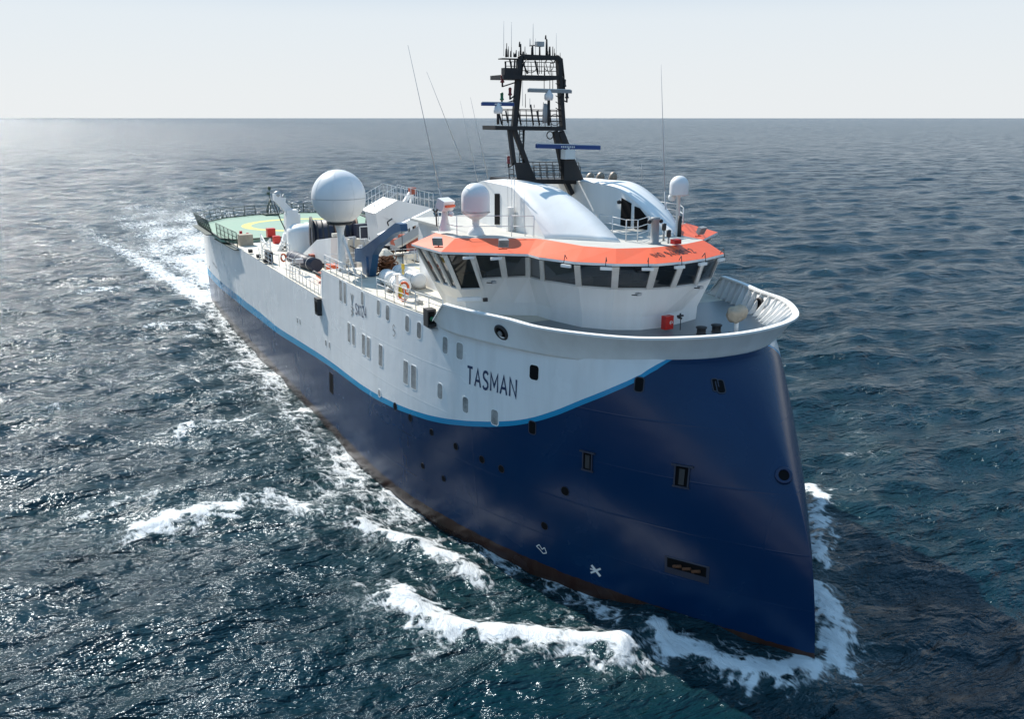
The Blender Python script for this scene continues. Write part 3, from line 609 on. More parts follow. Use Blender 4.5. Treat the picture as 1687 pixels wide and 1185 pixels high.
# inner corner on the port side sits a little further aft than the ring end
n13 = len(E2)
bridge_mb = MB()
bridge_mb.grid([B2, K2], 0, False); 
wins = []
def facet(b0, b1, t1, t0, ml=.09, mr=.09, mb_=.05, mt=.12, kind='window', depth=.07):
    u = b1-b0; n = np.cross(u, t0-b0); n /= np.linalg.norm(n); c_ = V3((-18, 0, 12.5))
    if (b0-c_)@n < 0: n = -n
    def q(s_, r_): return (b0*(1-s_)+b1*s_)*(1-r_)+(t0*(1-s_)+t1*s_)*r_
    w = np.linalg.norm(u); h = np.linalg.norm(t0-b0); a, b_, c, d = ml/w, 1-mr/w, mb_/h, 1-mt/h
    O = [q(0, 0), q(1, 0), q(1, 1), q(0, 1)]; I = [q(a, c), q(b_, c), q(b_, d), q(a, d)]; R = [p-n*depth for p in I]
    bridge_mb.grid([O, I], 0, False, True)
    g = MB(); e = .035
    F = [q(a-e/w, c-e/h), q(b_+e/w, c-e/h), q(b_+e/w, d+e/h), q(a-e/w, d+e/h)]; F1 = [p+n*.03 for p in F]; I1 = [p+n*.03 for p in I]
    g.grid([F, F1, I1, R], 0, False, True); G = [p-n*(depth-.01) for p in I]; g.face(G, 1)
    wins.append((g, n, q)); return q, n
def lerp(a, b, t): return a*(1-t)+b*t
SW = [p.copy() for p in S2]
for j in range(n13-1):
    s0, s1, e0, e1 = S2[j], S2[j+1], E2[j], E2[j+1]
    if j in (0, n13-2): cuts = [0, .34, .67, 1]
    elif j in (1, n13-3): cuts = [0, .34, .68, 1]
    else: cuts = [0, 1]
    for a, b_ in zip(cuts[:-1], cuts[1:]):
        lowwin = j in (0, n13-2) or (j == 1 and a == 0) or (j == n13-3 and b_ == 1)
        mg = .11 if j in (0, n13-2) else .15
        fa, fb = lerp(s0, s1, a), lerp(s0, s1, b_); ka, kb = lerp(K2[j], K2[j+1], a), lerp(K2[j], K2[j+1], b_)
        if lowwin: fa, fb = lerp(fa, ka, .42), lerp(fb, kb, .42)
        bridge_mb.face([ka, kb, fb, fa], 0)
        facet(fa, fb, lerp(e0, e1, b_), lerp(e0, e1, a), mg, mg, .05, .13)
# aft wall
A0, A1 = E2[0], E2[-1]; b0, b1 = B2[0], B2[-1]
bridge_mb.face([b0, b1, A1, A0], 0)
# deckhouse under the aft roof
XA = -27.0
bridge_mb.prism([(XA, -5.2, ZD), (-20.7, -5.2, ZD), (-20.7, 5.2, ZD), (XA, 5.2, ZD)], [(XA, -5.2, ZR-.1), (-20.7, -5.2, ZR-.1), (-20.7, 5.2, ZR-.1), (XA, 5.2, ZR-.1)], 0)
bridge = bridge_mb.build('bridge', M['white'], ship, recalc=False)
for g, n, q in wins: g.build('window', [M['white'], M['glass']], bridge, recalc=False)
# interior floor, ceiling and console
b = MB(); b.face([lerp(S2[i], K2[i], .8)*V3((1, 1, 0))+V3((0, 0, 11.45))+(V3((-18, 0, 0))-V3((S2[i][0], S2[i][1], 0)))*.02 for i in range(n13)]); b.build('floor', M['interior'], bridge)
for y in (-5.6, 0, 5.6): b = MB(); b.box((-13.2 if abs(y) < 4 else -19.2, y, 12.0), (.6, 1.7, 1.0), 0); b.build('console', M['interior'], bridge)
for y in (-1.6, 1.6): b = MB(); b.box((-14.6, y, 12.1), (.6, .6, 1.1), 0); b.build('seat', M['lightgrey'], bridge)
# eaves and orange roof edge
def outn(P, i, d):
    a, c = P[max(i-1, 0)], P[min(i+1, len(P)-1)]; t_ = c-a; n_ = V3((t_[1], -t_[0], 0)); n_ /= np.linalg.norm(n_)
    if (P[i]-V3((-22, 0, 14)))@n_ < 0: n_ = -n_
    return P[i]+n_*d
EO = [outn(E2, i, .10) for i in range(n13)]
# roof edge lies flush with the eaves; inner line measured on the roof
RI = [az(*p, ZR) for p in ((713, 379.6), (751.4, 392.4), (882.8, 393), (900, 395), (962.6, 405.6), (1014.7, 409.5), (1072, 407.9), (1105, 405), (1130, 401.8), (1160, 395.5))]
RI[0] = V3((-20.2, -6.9, ZR)); RI[1] = V3((-17.9, -6.85, ZR))
RI = RI+[mir(RI[2])+V3((.1, 0, 0)), mir(RI[1]), mir(RI[0])]
b = MB(); top = [p+V3((0, 0, .02)) for p in EO]; bot = [p-V3((0, 0, .09)) for p in EO]
b.grid([top, RI], 0, False); b.face([top[0], RI[0], RI[0]-V3((0, 0, .4)), ], 0); b.build('roof_edge', M['orange'], bridge, recalc=False)
b = MB(); b.grid([[p-V3((0, 0, .002)) for p in top], bot, [lerp(p, V3((-20, p[1]*.8, p[2])), .06) for p in bot]], 0, False); b.build('eave', M['white'], bridge, recalc=False)
b = MB(); b.face([p-V3((0, 0, .14)) for p in E2]); b.build('ceiling', M['interior'], bridge, recalc=False)
b = MB(); rf = [(p[0], p[1], ZR) for p in RI]+[(-20.9, 6.9, ZR), (-20.9, 5.6, ZR), (XA-.3, 5.6, ZR), (XA-.3, -5.6, ZR), (-20.9, -5.6, ZR), (-20.9, -6.9, ZR)]
b.prism([(x, y, z-.12) for x, y, z in rf], rf); b.build('roof', M['roofdeck'], bridge)
# sunshade housings above the windows, wipers, small cameras
for i in (3, 4, 5, 6, 7, 8):
    p = lerp(E2[i], E2[i+1], .78); d = E2[i+1]-E2[i]; yaw = math.atan2(d[1], d[0]); n = V3((math.sin(yaw), -math.cos(yaw), 0)); n = n if (p-V3((-18, 0, 14)))@n > 0 else -n
    b = MB(); b.box(p+n*.16-V3((0, 0, .2)), (.5, .12, .12), 0, yaw); b.path([p+n*.1+V3((0, 0, .1)), p+n*.25+V3((0, 0, .3)), p+n*.32+V3((0, 0, -.1))], .018, mi=1); b.build('wiper_housing', [M['white'], M['dark']], bridge)
for t in (.3, .62):
    p = lerp(E2[1], E2[2], t); b = MB(); b.box(p+V3((.14, -.04, -.22)), (.10, .55, .12), 0, math.atan2(1.9, 3.3)*0); b.build('wiper_housing', M['white'], bridge)
for px, py, zz in ((812, 464.5, 12.45), (1050, 484.5, 12.45), (1152, 473, 12.4)):
    p = az(px, py, zz); b = MB(); b.box(p+V3((.08, 0, 0)), (.22, .2, .12), 0); b.tube(p+V3((.1, -.1, -.03)), p+V3((.16, -.4, .02)), .025, mi=1); b.build('camera_housing', [M['lightgrey'], M['dark']], bridge)
for px, py, zz in ((769, 492, 11.9),):
    p = az(px, py, zz); b = MB(); b.bar(p+V3((0, -.5, 0)), p+V3((.35, .55, 0)), .12, .16, 0); b.box(p+V3((.42, .75, -.05)), (.14, .2, .16), 1); b.build('window_lamp', [M['white'], M['dark']], bridge)
def floodlight(p, aim, par):
    b = MB(); aim = V3(aim)/np.linalg.norm(aim); s_ = np.cross(aim, (0, 0, 1)); s_ /= np.linalg.norm(s_); u = np.cross(s_, aim)
    f = lambda w, h, d: [p+s_*x*w+u*y*h+aim*d for x, y in ((-1, -1), (1, -1), (1, 1), (-1, 1))]
    b.prism(f(.2, .15, -.1), f(.24, .19, .12), 0); b.face(f(.2, .15, .125), 1); b.bar(p-u*.3, p, .06, .06, 2); b.bar(p-u*.34-s_*.2, p-u*.34+s_*.2, .08, .05, 2)
    b.build('floodlight', [M['steel'], M['pane'], M['orange']], par)
floodlight(az(721.5, 396.5, 14.55), (1, -.7, -.5), bridge); floodlight(az(829, 399.5, 14.55), (1, -.3, -.5), bridge); floodlight(az(1155, 379, 14.75), (1, .3, -.5), bridge)
# hose cabinet, valve
p = lerp(B2[6], B2[8], .36); p = az(1099, 531, 11.0)
b = MB(); q0 = p; t_ = (B2[8]-B2[6]); t_ /= np.linalg.norm(t_); n_ = V3((t_[1], -t_[0], 0)); n_ = n_ if n_[0] > 0 else -n_
b.bar(q0-t_*.24+n_*.02, q0+t_*.24+n_*.02, .3, .62, 0); 
for k in range(12):
    a = k*math.pi/6; b.bar(q0+n_*.185+t_*(.08+.08*math.cos(a))+V3((0, 0, .08*math.sin(a))), q0+n_*.185+t_*(.08+.08*math.cos(a+.55))+V3((0, 0, .08*math.sin(a+.55))), .02, .02, 1) if k not in (9, 10) else None
b.bar(q0+n_*.185+t_*.0, q0+n_*.185+t_*.1, .03, .03, 1); b.build('hose_cabinet', [M['red'], M['mark']], bridge)
p = az(1117, 523, 11.2); b = MB(); b.tube(p, p+V3((.25, 0, 0)), .05, n=8); b.tube(p+V3((.16, -.16, .1)), p+V3((.16, .16, .1)), .05, n=8); b.tube(p+V3((.16, 0, 0)), p+V3((.16, 0, .22)), .04, n=8); b.tube(p+V3((.2, 0, -.05)), p+V3((.2, 0, -.55)), .02, n=6); b.build('valve', M['dark'], bridge)
# ================================================================ CURVED HOUSINGS
def resamp(P, n):
    P = np.array(P); d = np.r_[0, np.cumsum(np.linalg.norm(np.diff(P, axis=0), axis=1))]; t = np.linspace(0, d[-1], n)
    return np.stack([np.interp(t, d, P[:, k]) for k in range(3)], 1)
def smooth(P, k=3):
    P = P.copy()
    for _ in range(k): P[1:-1] = (P[:-2]+2*P[1:-1]+P[2:])/4
    return P
def housing(outer, inner, name, label):
    O = smooth(resamp(outer, 40), 6); I = smooth(resamp(inner, 40), 6)
    b = MB(); zf = ZR-.05; Ob = O.copy(); Ob[:, 2] = zf; Ib = I.copy(); Ib[:, 2] = zf
    mid = (O+I)/2; mid[:, 2] += .09; q1 = O*.75+I*.25; q1[:, 2] += .06; q2 = O*.25+I*.75; q2[:, 2] += .06
    b.grid([O, q1, mid, q2, I], 0, True); b.grid([Ob, O], 0, False); b.grid([I, Ib], 0, False)
    b.face([Ob[0], O[0], q1[0], mid[0], q2[0], I[0], Ib[0]], 0); b.face([Ob[-1], O[-1], q1[-1], mid[-1], q2[-1], I[-1], Ib[-1]], 0)
    o = b.build(name, M['white'], ship, label=label); return o
so = [(-24.2, -3.1, 16.2), (-23.2, -3.1, 16.75)]+[tuple(ay(*p, -3.1)) for p in ((845, 308), (858, 325), (869, 341), (884, 365), (897, 392))]; so[-1] = (so[-1][0], so[-1][1], ZR+.05)
si = [(-24.2, -.7, 16.2), (-23.2, -.7, 16.75)]+[tuple(ay(*p, -.7)) for p in ((881, 301), (905, 304), (926, 312), (962, 338), (988, 361), (1007, 382), (1022, 399))]; si[-1] = (si[-1][0], si[-1][1], ZR+.05)
h1 = housing(so, si, 'funnel_housing', 'curved white housing nearer the starboard side, with a narrow dark door')
pi_ = [(-27.5, 2.75, 16.1), (-24.5, 2.75, 16.55)]+[tuple(ay(*p, 2.75)) for p in ((1001, 304), (1025, 314), (1046, 331), (1066, 351), (1093, 376), (1109, 396))]; pi_[-1] = (pi_[-1][0], 2.75, ZR+.05)
po = [(-27.5, 5.0, 16.1), (-24.5, 5.0, 16.55)]+[tuple(ay(*p, 5.0)) for p in ((1009, 297), (1040, 298), (1061, 308), (1087, 330), (1108, 353), (1119, 372))]; po[-1] = (po[-1][0], 5.0, ZR+.05)
h2 = housing(pi_, po, 'funnel_housing', 'curved white housing on the port side, with two dark windows facing inboard')
def flat(pts, name, m, par, th=.03, n=(0, -1, 0)):
    n = V3(n)*th; b = MB(); b.prism([V3(p)-n*.3 for p in pts], [V3(p)+n for p in pts]); return b.build(name, m, par)
flat([ay(*p, -3.12) for p in ((815.5, 319), (823, 319), (823, 370), (815.5, 370))], 'door', M['hole'], h1)
flat([ay(*p, 2.73) for p in ((1024.5, 326), (1040, 335), (1038.5, 374), (1022.5, 371.5))], 'window', M['hole'], h2); flat([ay(*p, 2.73) for p in ((1046, 340), (1054, 343), (1067, 360), (1066, 378.5), (1045, 376.5))], 'window', M['hole'], h2)
b = MB(); b.lathe(ay(1020, 333, 2.6), [(.001, -.1), (.1, -.08), (.12, .05), (.001, .12)], 10); b.build('deck_lamp', M['dark'], h2)
for px, py in ((840.5, 361),): b = MB(); p = ay(px, py, -3.3); b.box(p, (.35, .3, 1.2), 0); b.build('vent_cabinet', M['white'], h1)
b = MB(); 
for dy in (0, .28): b.tube(ay(843, 352, -3.25)+V3((dy, 0, -.9)), ay(843, 300, -3.25)+V3((dy, 0, .2)), .02, n=5)
z0 = ay(843, 352, -3.25)
for k in range(7): b.tube(z0+V3((0, 0, -.8+k*.35)), z0+V3((.28, 0, -.8+k*.35)), .015, n=5)
b.build('ladder', M['rail'], h1)
for px, py in ((970, 290), (987, 289), (1008, 288.5)):
    p = ax(px, py, -26.2); b = MB(); b.lathe(p+V3((-.15, 0, -.8)), [(.27, -.6), (.27, .5), (.26, .75), (.2, .93), (.1, 1.02), (.001, 1.05)], 16, axis=(.25, .12, 1)); b.build('exhaust_pipe', M['exhaust'], h2)
# ================================================================ RAILS
def railing(pts, h=1.0, name='handrail', m='rail', par=None, step=1.5, n=3, r=.024, label=None):
    P = [V3(p) for p in pts]; b = MB(); z = V3((0, 0, 1))
    for a, c in zip(P[:-1], P[1:]):
        L = np.linalg.norm(c-a); k = max(1, int(round(L/step)))
        for i in range(k+1): q = lerp(a, c, i/k); b.tube(q, q+z*h, r*1.1, n=5)
        for j in range(n): b.tube(a+z*h*(j+1)/n, c+z*h*(j+1)/n, r*.85, n=5)
    return b.build(name, M[m], par or ship, label=label)
def zz(px, z): return az(*px, z)
railing([zz((993, 386), ZR)-V3((0, .2, 0)), zz((1031, 398), ZR), zz((1050, 398), ZR), zz((1069, 391), ZR)], 1.0, par=bridge)
railing([V3((-20.6, -6.6, ZR)), V3((-18.3, -6.6, ZR)), V3((-17.2, -4.2, ZR)), V3((-16.6, -3.3, ZR))], 1.0, par=bridge, step=1.8, n=2, r=.02)
railing([V3((-20.6, 6.6, ZR)), V3((-18.3, 6.6, ZR)), V3((-16.6, 5.6, ZR))], 1.0, par=bridge, n=3)
# ================================================================ MAST
def m_(cx, cy, X=-23.0): return ax(780+.2532*cx, 20+.2532*cy, X)
XM = -23.0
mb = MB(); B_w = .27
def mbar(p0, p1, w=.25, X0=XM, X1=None, b=None, h=None): (b or mb).bar(m_(*p0, X0), m_(*p1, X1 if X1 is not None else X0), w, h or w, 0, up=(1, 0, 0))
mbar((262, 745), (298, 300), .23); mbar((585, 765), (556, 300), .22); mbar((298, 300), (318, 283), .22); mbar((318, 287), (540, 297), .22); mbar((535, 290), (565, 315), .25)
mbar((272, 745), (312, 310), .2, XM-1.1); mbar((575, 765), (548, 310), .2, XM-1.1); mbar((312, 300), (545, 300), .18, XM-1.1)
for y in (300, 420, 750): mbar((300 if y < 700 else 265, y), (305 if y < 700 else 270, y), .15, XM, XM-1.1); mbar((560, y), (552, y), .15, XM, XM-1.1)
mbar((235, 760), (262, 985), .22); mbar((262, 760), (345, 985), .24); mbar((530, 775), (600, 1110), .26); mbar((575, 775), (610, 865), .2); mbar((560, 780), (735, 1180), .27)
mbar((345, 980), (395, 1095), .2)
mb.prism([m_(*p, XM+.2) for p in ((265, 978), (350, 978), (402, 1098), (285, 1098))], [m_(*p, XM-.25) for p in ((265, 978), (350, 978), (402, 1098), (285, 1098))])
mbar((600, 1100), (640, 1185), .26); mbar((285, 1090), (240, 1110), .2)
mast = mb.build('mast', M['mast'], ship, label='black goalpost mast crowded with radars and aerials')
def platform(p0, p1, name, back=1.6, th=.22, fr=.25):
    a, c = m_(*p0, XM+fr), m_(*p1, XM+fr); z = V3((0, 0, th)); d = V3((-back, 0, 0)); b = MB()
    b.prism([a-z, c-z, c+d-z, a+d-z], [a, c, c+d, a+d]); return b.build(name, M['mast'], mast)
platform((195, 405), (555, 412), 'platform'); platform((142, 738), (585, 745), 'platform'); platform((222, 1085), (705, 1090), 'platform', 2.2, .25)
platform((188, 297), (300, 300), 'platform', .5, .05)
def mrail(pts, ys, b=None, X=XM, step=38):
    b = MB()
    for (x0, y0), (x1, y1) in zip(pts[:-1], pts[1:]):
        n = max(1, int(abs(x1-x0)/step))
        for i in range(n+1):
            x, y = x0+(x1-x0)*i/n, y0+(y1-y0)*i/n; b.tube(m_(x, y, X), m_(x-6, y-ys, X), .022, n=5)
        for f in (1, .66, .33): b.tube(m_(x0-6*f, y0-ys*f, X), m_(x1-6*f, y1-ys*f, X), .02, n=5)
    b.build('handrail', M['mast'], mast)
mrail([(190, 738), (585, 745)], 108); mrail([(190, 738), (585, 745)], 100, X=XM-1.4); mrail([(210, 405), (550, 412)], 85, X=XM-1.2); mrail([(400, 1088), (700, 1092)], 92); mrail([(235, 1085), (265, 1085)], 95); mrail([(350, 1085), (690, 1088)], 110, X=XM-2.0)
# radars
def radar(x0, y0, x1, y1, m, yb, post, X=XM+.35):
    a, c = m_(x0, y0, X), m_(x1, y1, X); b = MB(); b.bar(a, c, .12, .17, 0); mid = (a+c)/2 if post is None else m_(post[0], (y0+y1)/2, X)
    b.bar(lerp(a, c, .02)+V3((0, 0, .1)), lerp(a, c, .98)+V3((0, 0, .1)), .05, .05, 1)
    if m == 'rblue':
        for k in range(7): q = lerp(a, c, .4+.03*k)+V3((.075, 0, 0)); b.box(q, (.02, .045, .07), 1)
    g = m_(post[0], yb, X); b.lathe(g-V3((0, 0, .2)), [(.001, 0), (.2, 0), (.25, .12), (.24, .3), (.14, .42), (.08, .55), (.001, .56)], 14, 2)
    b.tube(g+V3((0, 0, -.2)), m_(post[0], post[1], X), .08, n=8, mi=3); b.build('radar', [M[m], M['mark'], M['white2'], M['mast']], mast)
radar(52, 597, 262, 600, 'rblue', 635, (160, 730)); radar(355, 509, 637, 517, 'grey', 548, (490, 738)); 
X3 = XM+1.0; a, c = m_(408, 871, X3), m_(822, 882, X3); b = MB(); b.bar(a, c, .16, .22, 0); b.bar(lerp(a, c, .01)+V3((0, 0, .13)), lerp(a, c, .99)+V3((0, 0, .13)), .08, .05, 1)
for k in range(8): b.box(lerp(a, c, .38+.028*k)+V3((.09, 0, 0)), (.02, .06, .09), 1)
g = m_(615, 925, X3); b.box(g, (.5, .62, .5), 1); b.tube(g+V3((0, 0, .2)), m_(615, 880, X3), .1, n=8, mi=1); b.build('radar', [M['rblue'], M['mark']], mast)
b = MB(); b.prism([m_(*p, X3) for p in ((590, 948), (645, 948), (700, 1095), (590, 1095))], [m_(*p, X3-.5) for p in ((590, 948), (645, 948), (690, 1095), (600, 1095))]); b.build('radar_stand', M['mast'], mast)
# navigation lights
for x, y, col in ((188, 432, 'redlens'), (238, 515, 'redlens'), (185, 547, 'greenlight'), (228, 960, 'redlens'), (592, 460, 'dark'), (608, 535, 'dark')):
    p = m_(x, y, XM); b = MB(); b.lathe(p, [(.001, -.2), (.11, -.2), (.11, -.12), (.08, -.1), (.08, .1), (.1, .12), (.06, .2), (.001, .21)], 10, 0); b.tube(p+V3((0, 0, -.2)), p+V3((0, 0, -.42)), .05, n=6, mi=1)
    q = m_(270 if x < 300 else 560, y+25, XM); b.bar(p+V3((0, 0, -.4)), q, .06, .06, 1); b.build('navigation_light', [M[col], M['mast']], mast)
# top aerials
tops = [(197, 285, 55, .012), (247, 285, 62, .012), (216, 290, 200, .03), (225, 290, 240, .04), (243, 290, 250, .05), (262, 290, 260, .03), (278, 290, 245, .035), (307, 285, 205, .055), (300, 225, 190, .05),
        (335, 285, 222, .025), (384, 285, 215, .07), (388, 215, 70, .015), (366, 215, 165, .012), (372, 215, 170, .012), (404, 285, 168, .012), (431, 285, 200, .05), (476, 285, 175, .07), (470, 175, 148, .05), (494, 290, 262, .07),
        (516, 285, 222, .03), (526, 285, 235, .02), (539, 285, 130, .01), (564, 300, 262, .02), (338, 620, 530, .02), (367, 620, 560, .015), (395, 620, 600, .02), (455, 620, 585, .02), (320, 610, 420, .012), (460, 500, 330, .02), (497, 500, 340, .02), (516, 500, 380, .02), (355, 400, 300, .02), (430, 400, 310, .02), (443, 400, 295, .02)]
r7 = random.Random(9)
for k in range(16): xx = r7.uniform(192, 300) if k < 8 else r7.uniform(310, 550); tops.append((xx, 292, 292-r7.uniform(15, 75), r7.choice((.02, .03, .05, .07))))
for x, y0, y1, r in tops: b = MB(); b.tube(m_(x, y0), m_(x, y1), r, r*.7, n=6); b.build('aerial', M['mast'] if r > .016 else M['lightgrey'], mast)
b = MB(); b.box(m_(430, 207), (.3, .42, .25), 0); b.build('camera_housing', M['steel'], mast)
b = MB(); b.tube(m_(365, 218), m_(400, 215), .03, n=6); b.torus(m_(372, 345, XM-.5), .38, .02, (1, 0, 0), 20, 5); b.torus(m_(490, 345, XM-.5), .3, .02, (1, 0, 0), 20, 5); b.torus(m_(530, 700), .3, .02, (1, 0, 0), 16, 5); b.torus(m_(498, 800), .2, .03, (1, 0, 0), 16, 5)
b.box(m_(233, 385), (.4, .75, .35), 0)
for (x0, y0, x1, y1) in ((235, 300, 255, 400), (270, 310, 262, 400), (400, 315, 420, 405), (320, 320, 350, 400), (210, 405, 208, 320), (372, 600, 390, 735), (412, 640, 430, 735), (290, 640, 310, 735), (210, 640, 225, 720), (165, 650, 185, 730), (330, 740, 322, 980)):
    b.tube(m_(x0, y0), m_(x1, y1), .045, n=6)
for y in (480, 520, 560, 600, 640): b.tube(m_(565, y), m_(535, y-18), .025, n=5)
b.path([m_(575, 300), m_(588, 420), m_(585, 560), m_(592, 740)], .05); b.path([m_(540, 300), m_(520, 330), m_(500, 330)], .03); b.path([m_(480, 300), m_(470, 330), m_(490, 400)], .02)
b.build('cable_run', M['mast'], mast)
b = MB(); b.lathe(m_(465, 660), [(.001, -.5), (.14, -.5), (.14, .5), (.001, .55)], 12, 0); b.build('gas_cylinder', M['lightgrey'], mast)
for x in (302, 322): pass
b = MB(); b.tube(m_(300, 765), m_(300, 980), .025, n=5); b.tube(m_(322, 765), m_(322, 980), .025, n=5)
for k in range(10): b.tube(m_(300, 775+k*21), m_(322, 775+k*21), .018, n=5)
b.build('ladder', M['mast'], mast)
# ================================================================ RADOMES
def radome(c, r, base, dome, name='radome', label=None):
    b = MB(); c = V3(c)
    if dome: prof = [(.001, -r*1.02), (r*.98, -r*1.02), (r*1.0, -r*.9), (r, 0)]+[(r*math.cos(a), r*math.sin(a)) for a in np.linspace(.08, math.pi/2-.001, 14)]
    else: prof = [(max(.001, r*math.sin(a)), -r*math.cos(a)) for a in np.linspace(0.25, math.pi-.001, 36)]
    b.lathe(c, prof, 48, 0); o = b.build(name, M['white2'], ship, label=label); return o
def seam_band(c, r, par):
    b = MB(); b.lathe(c, [(r+.004, -.02), (r+.008, -.02), (r+.008, .02), (r+.004, .02)], 48, 0); b.build('seam', M['lightgrey'], par)
c = ax(558, 324.5, -33.4); R1 = 1.665; ra = radome(c, R1, None, False, label='large white spherical radome on a tall post')
seam_band(c-V3((0, 0, .05)), R1, ra)
for k in range(8):
    a = k*math.pi/4+.3; b = MB(); P = [c+V3((math.cos(a)*math.cos(e), math.sin(a)*math.cos(e), math.sin(e)))*(R1+.002) for e in np.linspace(-1.2, 1.3, 20)]
    b.path(P, .008, n=4); b.build('seam', M['white2'], ra)
b = MB(); bz = c[2]-R1+.12; b.lathe((c[0], c[1], bz), [(.001, -.12), (.75, -.12), (.8, -.04), (.8, 0), (.001, 0)], 32, 1)
b.lathe((c[0], c[1], ZD), [(.27, 0), (.24, .3), (.2, 2), (.22, bz-ZD-.6), (.36, bz-ZD-.12)], 16, 0)
b.bar((c[0]+1.0, c[1]+.55, ZD), (c[0]+.12, c[1]+.1, bz-.8), .14, .1, 0); b.build('pedestal', [M['white'], M['dark']], ra)
c = ax(783.5, 325, -18.6); R2 = 23.5/FOC*np.dot(c-CAM, FW); ra = radome(c, R2, None, True, label='white domed radome on the starboard wing roof')
b = MB(); b.lathe(c-V3((0, 0, R2*1.02)), [(R2*1.03, .0), (R2*1.03, -.03), (R2*.5, -.28), (.18, -.38), (.17, -.7), (.28, c[2]*0-(c[2]-R2*1.02-ZR)+.35), (.42, -(c[2]-R2*1.02-ZR)+.08), (.42, -(c[2]-R2*1.02-ZR))], 24); b.build('pedestal', M['white'], ra)
c = ax(1119, 305, -13.9); R3 = 15.5/FOC*np.dot(c-CAM, FW); ra = radome(c, R3, None, True, label='small white domed radome on a post at the port side')
b = MB(); b.lathe(c-V3((0, 0, R3*1.0)), [(R3, 0), (R3*.9, -.03), (.09, -.05), (.09, -(c[2]-R3-ZR))], 16); b.sphere(c+V3((-.35, -.12, -R3*1.0-.15)), .2, 12); b.path([c+V3((-.3, .3, -.9)), c+V3((-.3, .3, -2.4))], .05); b.build('pedestal', M['white'], ra)
# searchlight unit on the starboard wing roof
c = az(733, 380, 14.6); b = MB(); b.lathe(c, [(.3, 0), (.28, .1), (.17, .6), (.14, 1.0), (.001, 1.02)], 12, 0); b.box(c+V3((.1, 0, 1.3)), (.5, .75, .5), 0, .4, -.35); b.box(c+V3((.2, .1, 1.28)), (.42, .62, .1), 1, .4, -.35); b.path([c+V3((-.3, -.3, .2)), c+V3((-.4, -.3, .9)), c+V3((-.1, -.2, 1.2))], .04, mi=2); b.sphere(c+V3((.35, .2, .85)), .14, 10, 0)
b.build('searchlight', [M['white'], M['orange'], M['dark']], ship)
# post, lamps and camera on the front of the roof
c = az(1078, 402, ZR); b = MB(); b.lathe(c, [(.3, 0), (.3, .06), (.2, .1), (.19, 1.05), (.23, 1.1), (.22, 1.2), (.001, 1.22)], 14); b.build('vent_post', M['grey'], bridge)
for dx in (-.32, .32): b = MB(); b.sphere(c+V3((0, dx, 1.02)), .1, 10); b.build('deck_lamp', M['dark'], bridge)
for px, py, hgt, mm in ((1093, 397, .75, 'dark'), (1101, 401, .55, 'dark')):
    q = az(px, py, ZR); b = MB(); b.tube(q, q+V3((0, 0, hgt-.25)), .05, n=8, mi=1); b.lathe(q+V3((0, 0, hgt-.25)), [(.001, 0), (.1, 0), (.11, .3), (.001, .33)], 10); b.build('deck_lamp', [M[mm], M['steel']], bridge)
q = az(1111, 402, 14.5); b = MB(); b.box(q+V3((0.1, 0, .12)), (.35, .36, .2)); b.build('deck_lamp', M['red'], bridge)
q = az(1116, 388, ZR); b = MB(); b.tube(q+V3((.4, -.2, 0)), q+V3((.4, -.2, 1.0)), .1, n=10); b.build('vent_post', M['dark'], bridge)
# ================================================================ WHIP AERIALS
def whip(p0, p1, X, r=.03, label=None):
    a, c = ax(*p0, X), ax(*p1, X); b = MB(); b.tube(a, lerp(a, c, .22), r, r*.8, n=6); b.tube(lerp(a, c, .22), c, r*.6, r*.25, n=5); b.build('whip_aerial', M['lightgrey'], ship, label=label)
whip((737, 372), (672, 74), -22, .04); whip((760, 262), (703, 118), -26, .03); whip((812, 330), (775, 160), -26, .03); whip((1097, 372), (1089, 106), -17, .04); whip((838, 385), (835, 255), -19, .02); whip((865, 393), (864, 316), -17, .02); whip((1058, 300), (1057, 270), -21, .02); whip((787, 300), (758, 165), -27, .02)
# ================================================================ LETTERING
GL = {'T': (.62, [[(0, 1), (.62, 1)], [(.31, 1), (.31, 0)]]), 'A': (.66, [[(0, 0), (.33, 1), (.66, 0)], [(.12, .34), (.54, .34)]]),
 'S': (.56, [[(.54, .86), (.44, .97), (.28, 1), (.1, .95), (.02, .8), (.06, .64), (.2, .54), (.38, .47), (.52, .35), (.54, .18), (.44, .05), (.27, 0), (.1, .03), (0, .16)]]),
 'M': (.74, [[(0, 0), (0, 1), (.37, .3), (.74, 1), (.74, 0)]]), 'N': (.62, [[(0, 0), (0, 1), (.62, 0), (.62, 1)]]), 'X': (.58, [[(0, 0), (.58, 1)], [(0, 1), (.58, 0)]]),
 '1': (.3, [[(0, .8), (.22, 1), (.22, 0)]]), '2': (.52, [[(.02, .8), (.1, .95), (.27, 1), (.44, .94), (.5, .76), (.42, .55), (0, 0), (.52, 0)]]), '4': (.56, [[(.42, 0), (.42, 1), (0, .28), (.56, .28)]]),
 'I': (.06, [[(.03, 0), (.03, 1)]]), 'O': (.6, [[(.3, 0), (.1, .08), (0, .3), (0, .7), (.1, .92), (.3, 1), (.5, .92), (.6, .7), (.6, .3), (.5, .08), (.3, 0)]]),
 '9': (.52, [[(.06, .1), (.22, 0), (.42, .1), (.5, .35), (.5, .75), (.4, .96), (.25, 1), (.08, .93), (.02, .72), (.08, .53), (.25, .46), (.42, .53), (.5, .7)]]),
 '8': (.52, [[(.26, .54), (.08, .63), (.04, .8), (.12, .95), (.26, 1), (.4, .95), (.48, .8), (.44, .63), (.26, .54), (.06, .43), (0, .24), (.08, .06), (.26, 0), (.44, .06), (.52, .24), (.46, .43), (.26, .54)]]),
 '5': (.52, [[(.48, 1), (.08, 1), (.05, .57), (.25, .63), (.44, .56), (.52, .35), (.44, .1), (.25, 0), (.08, .04), (0, .15)]]), ' ': (.35, [])}
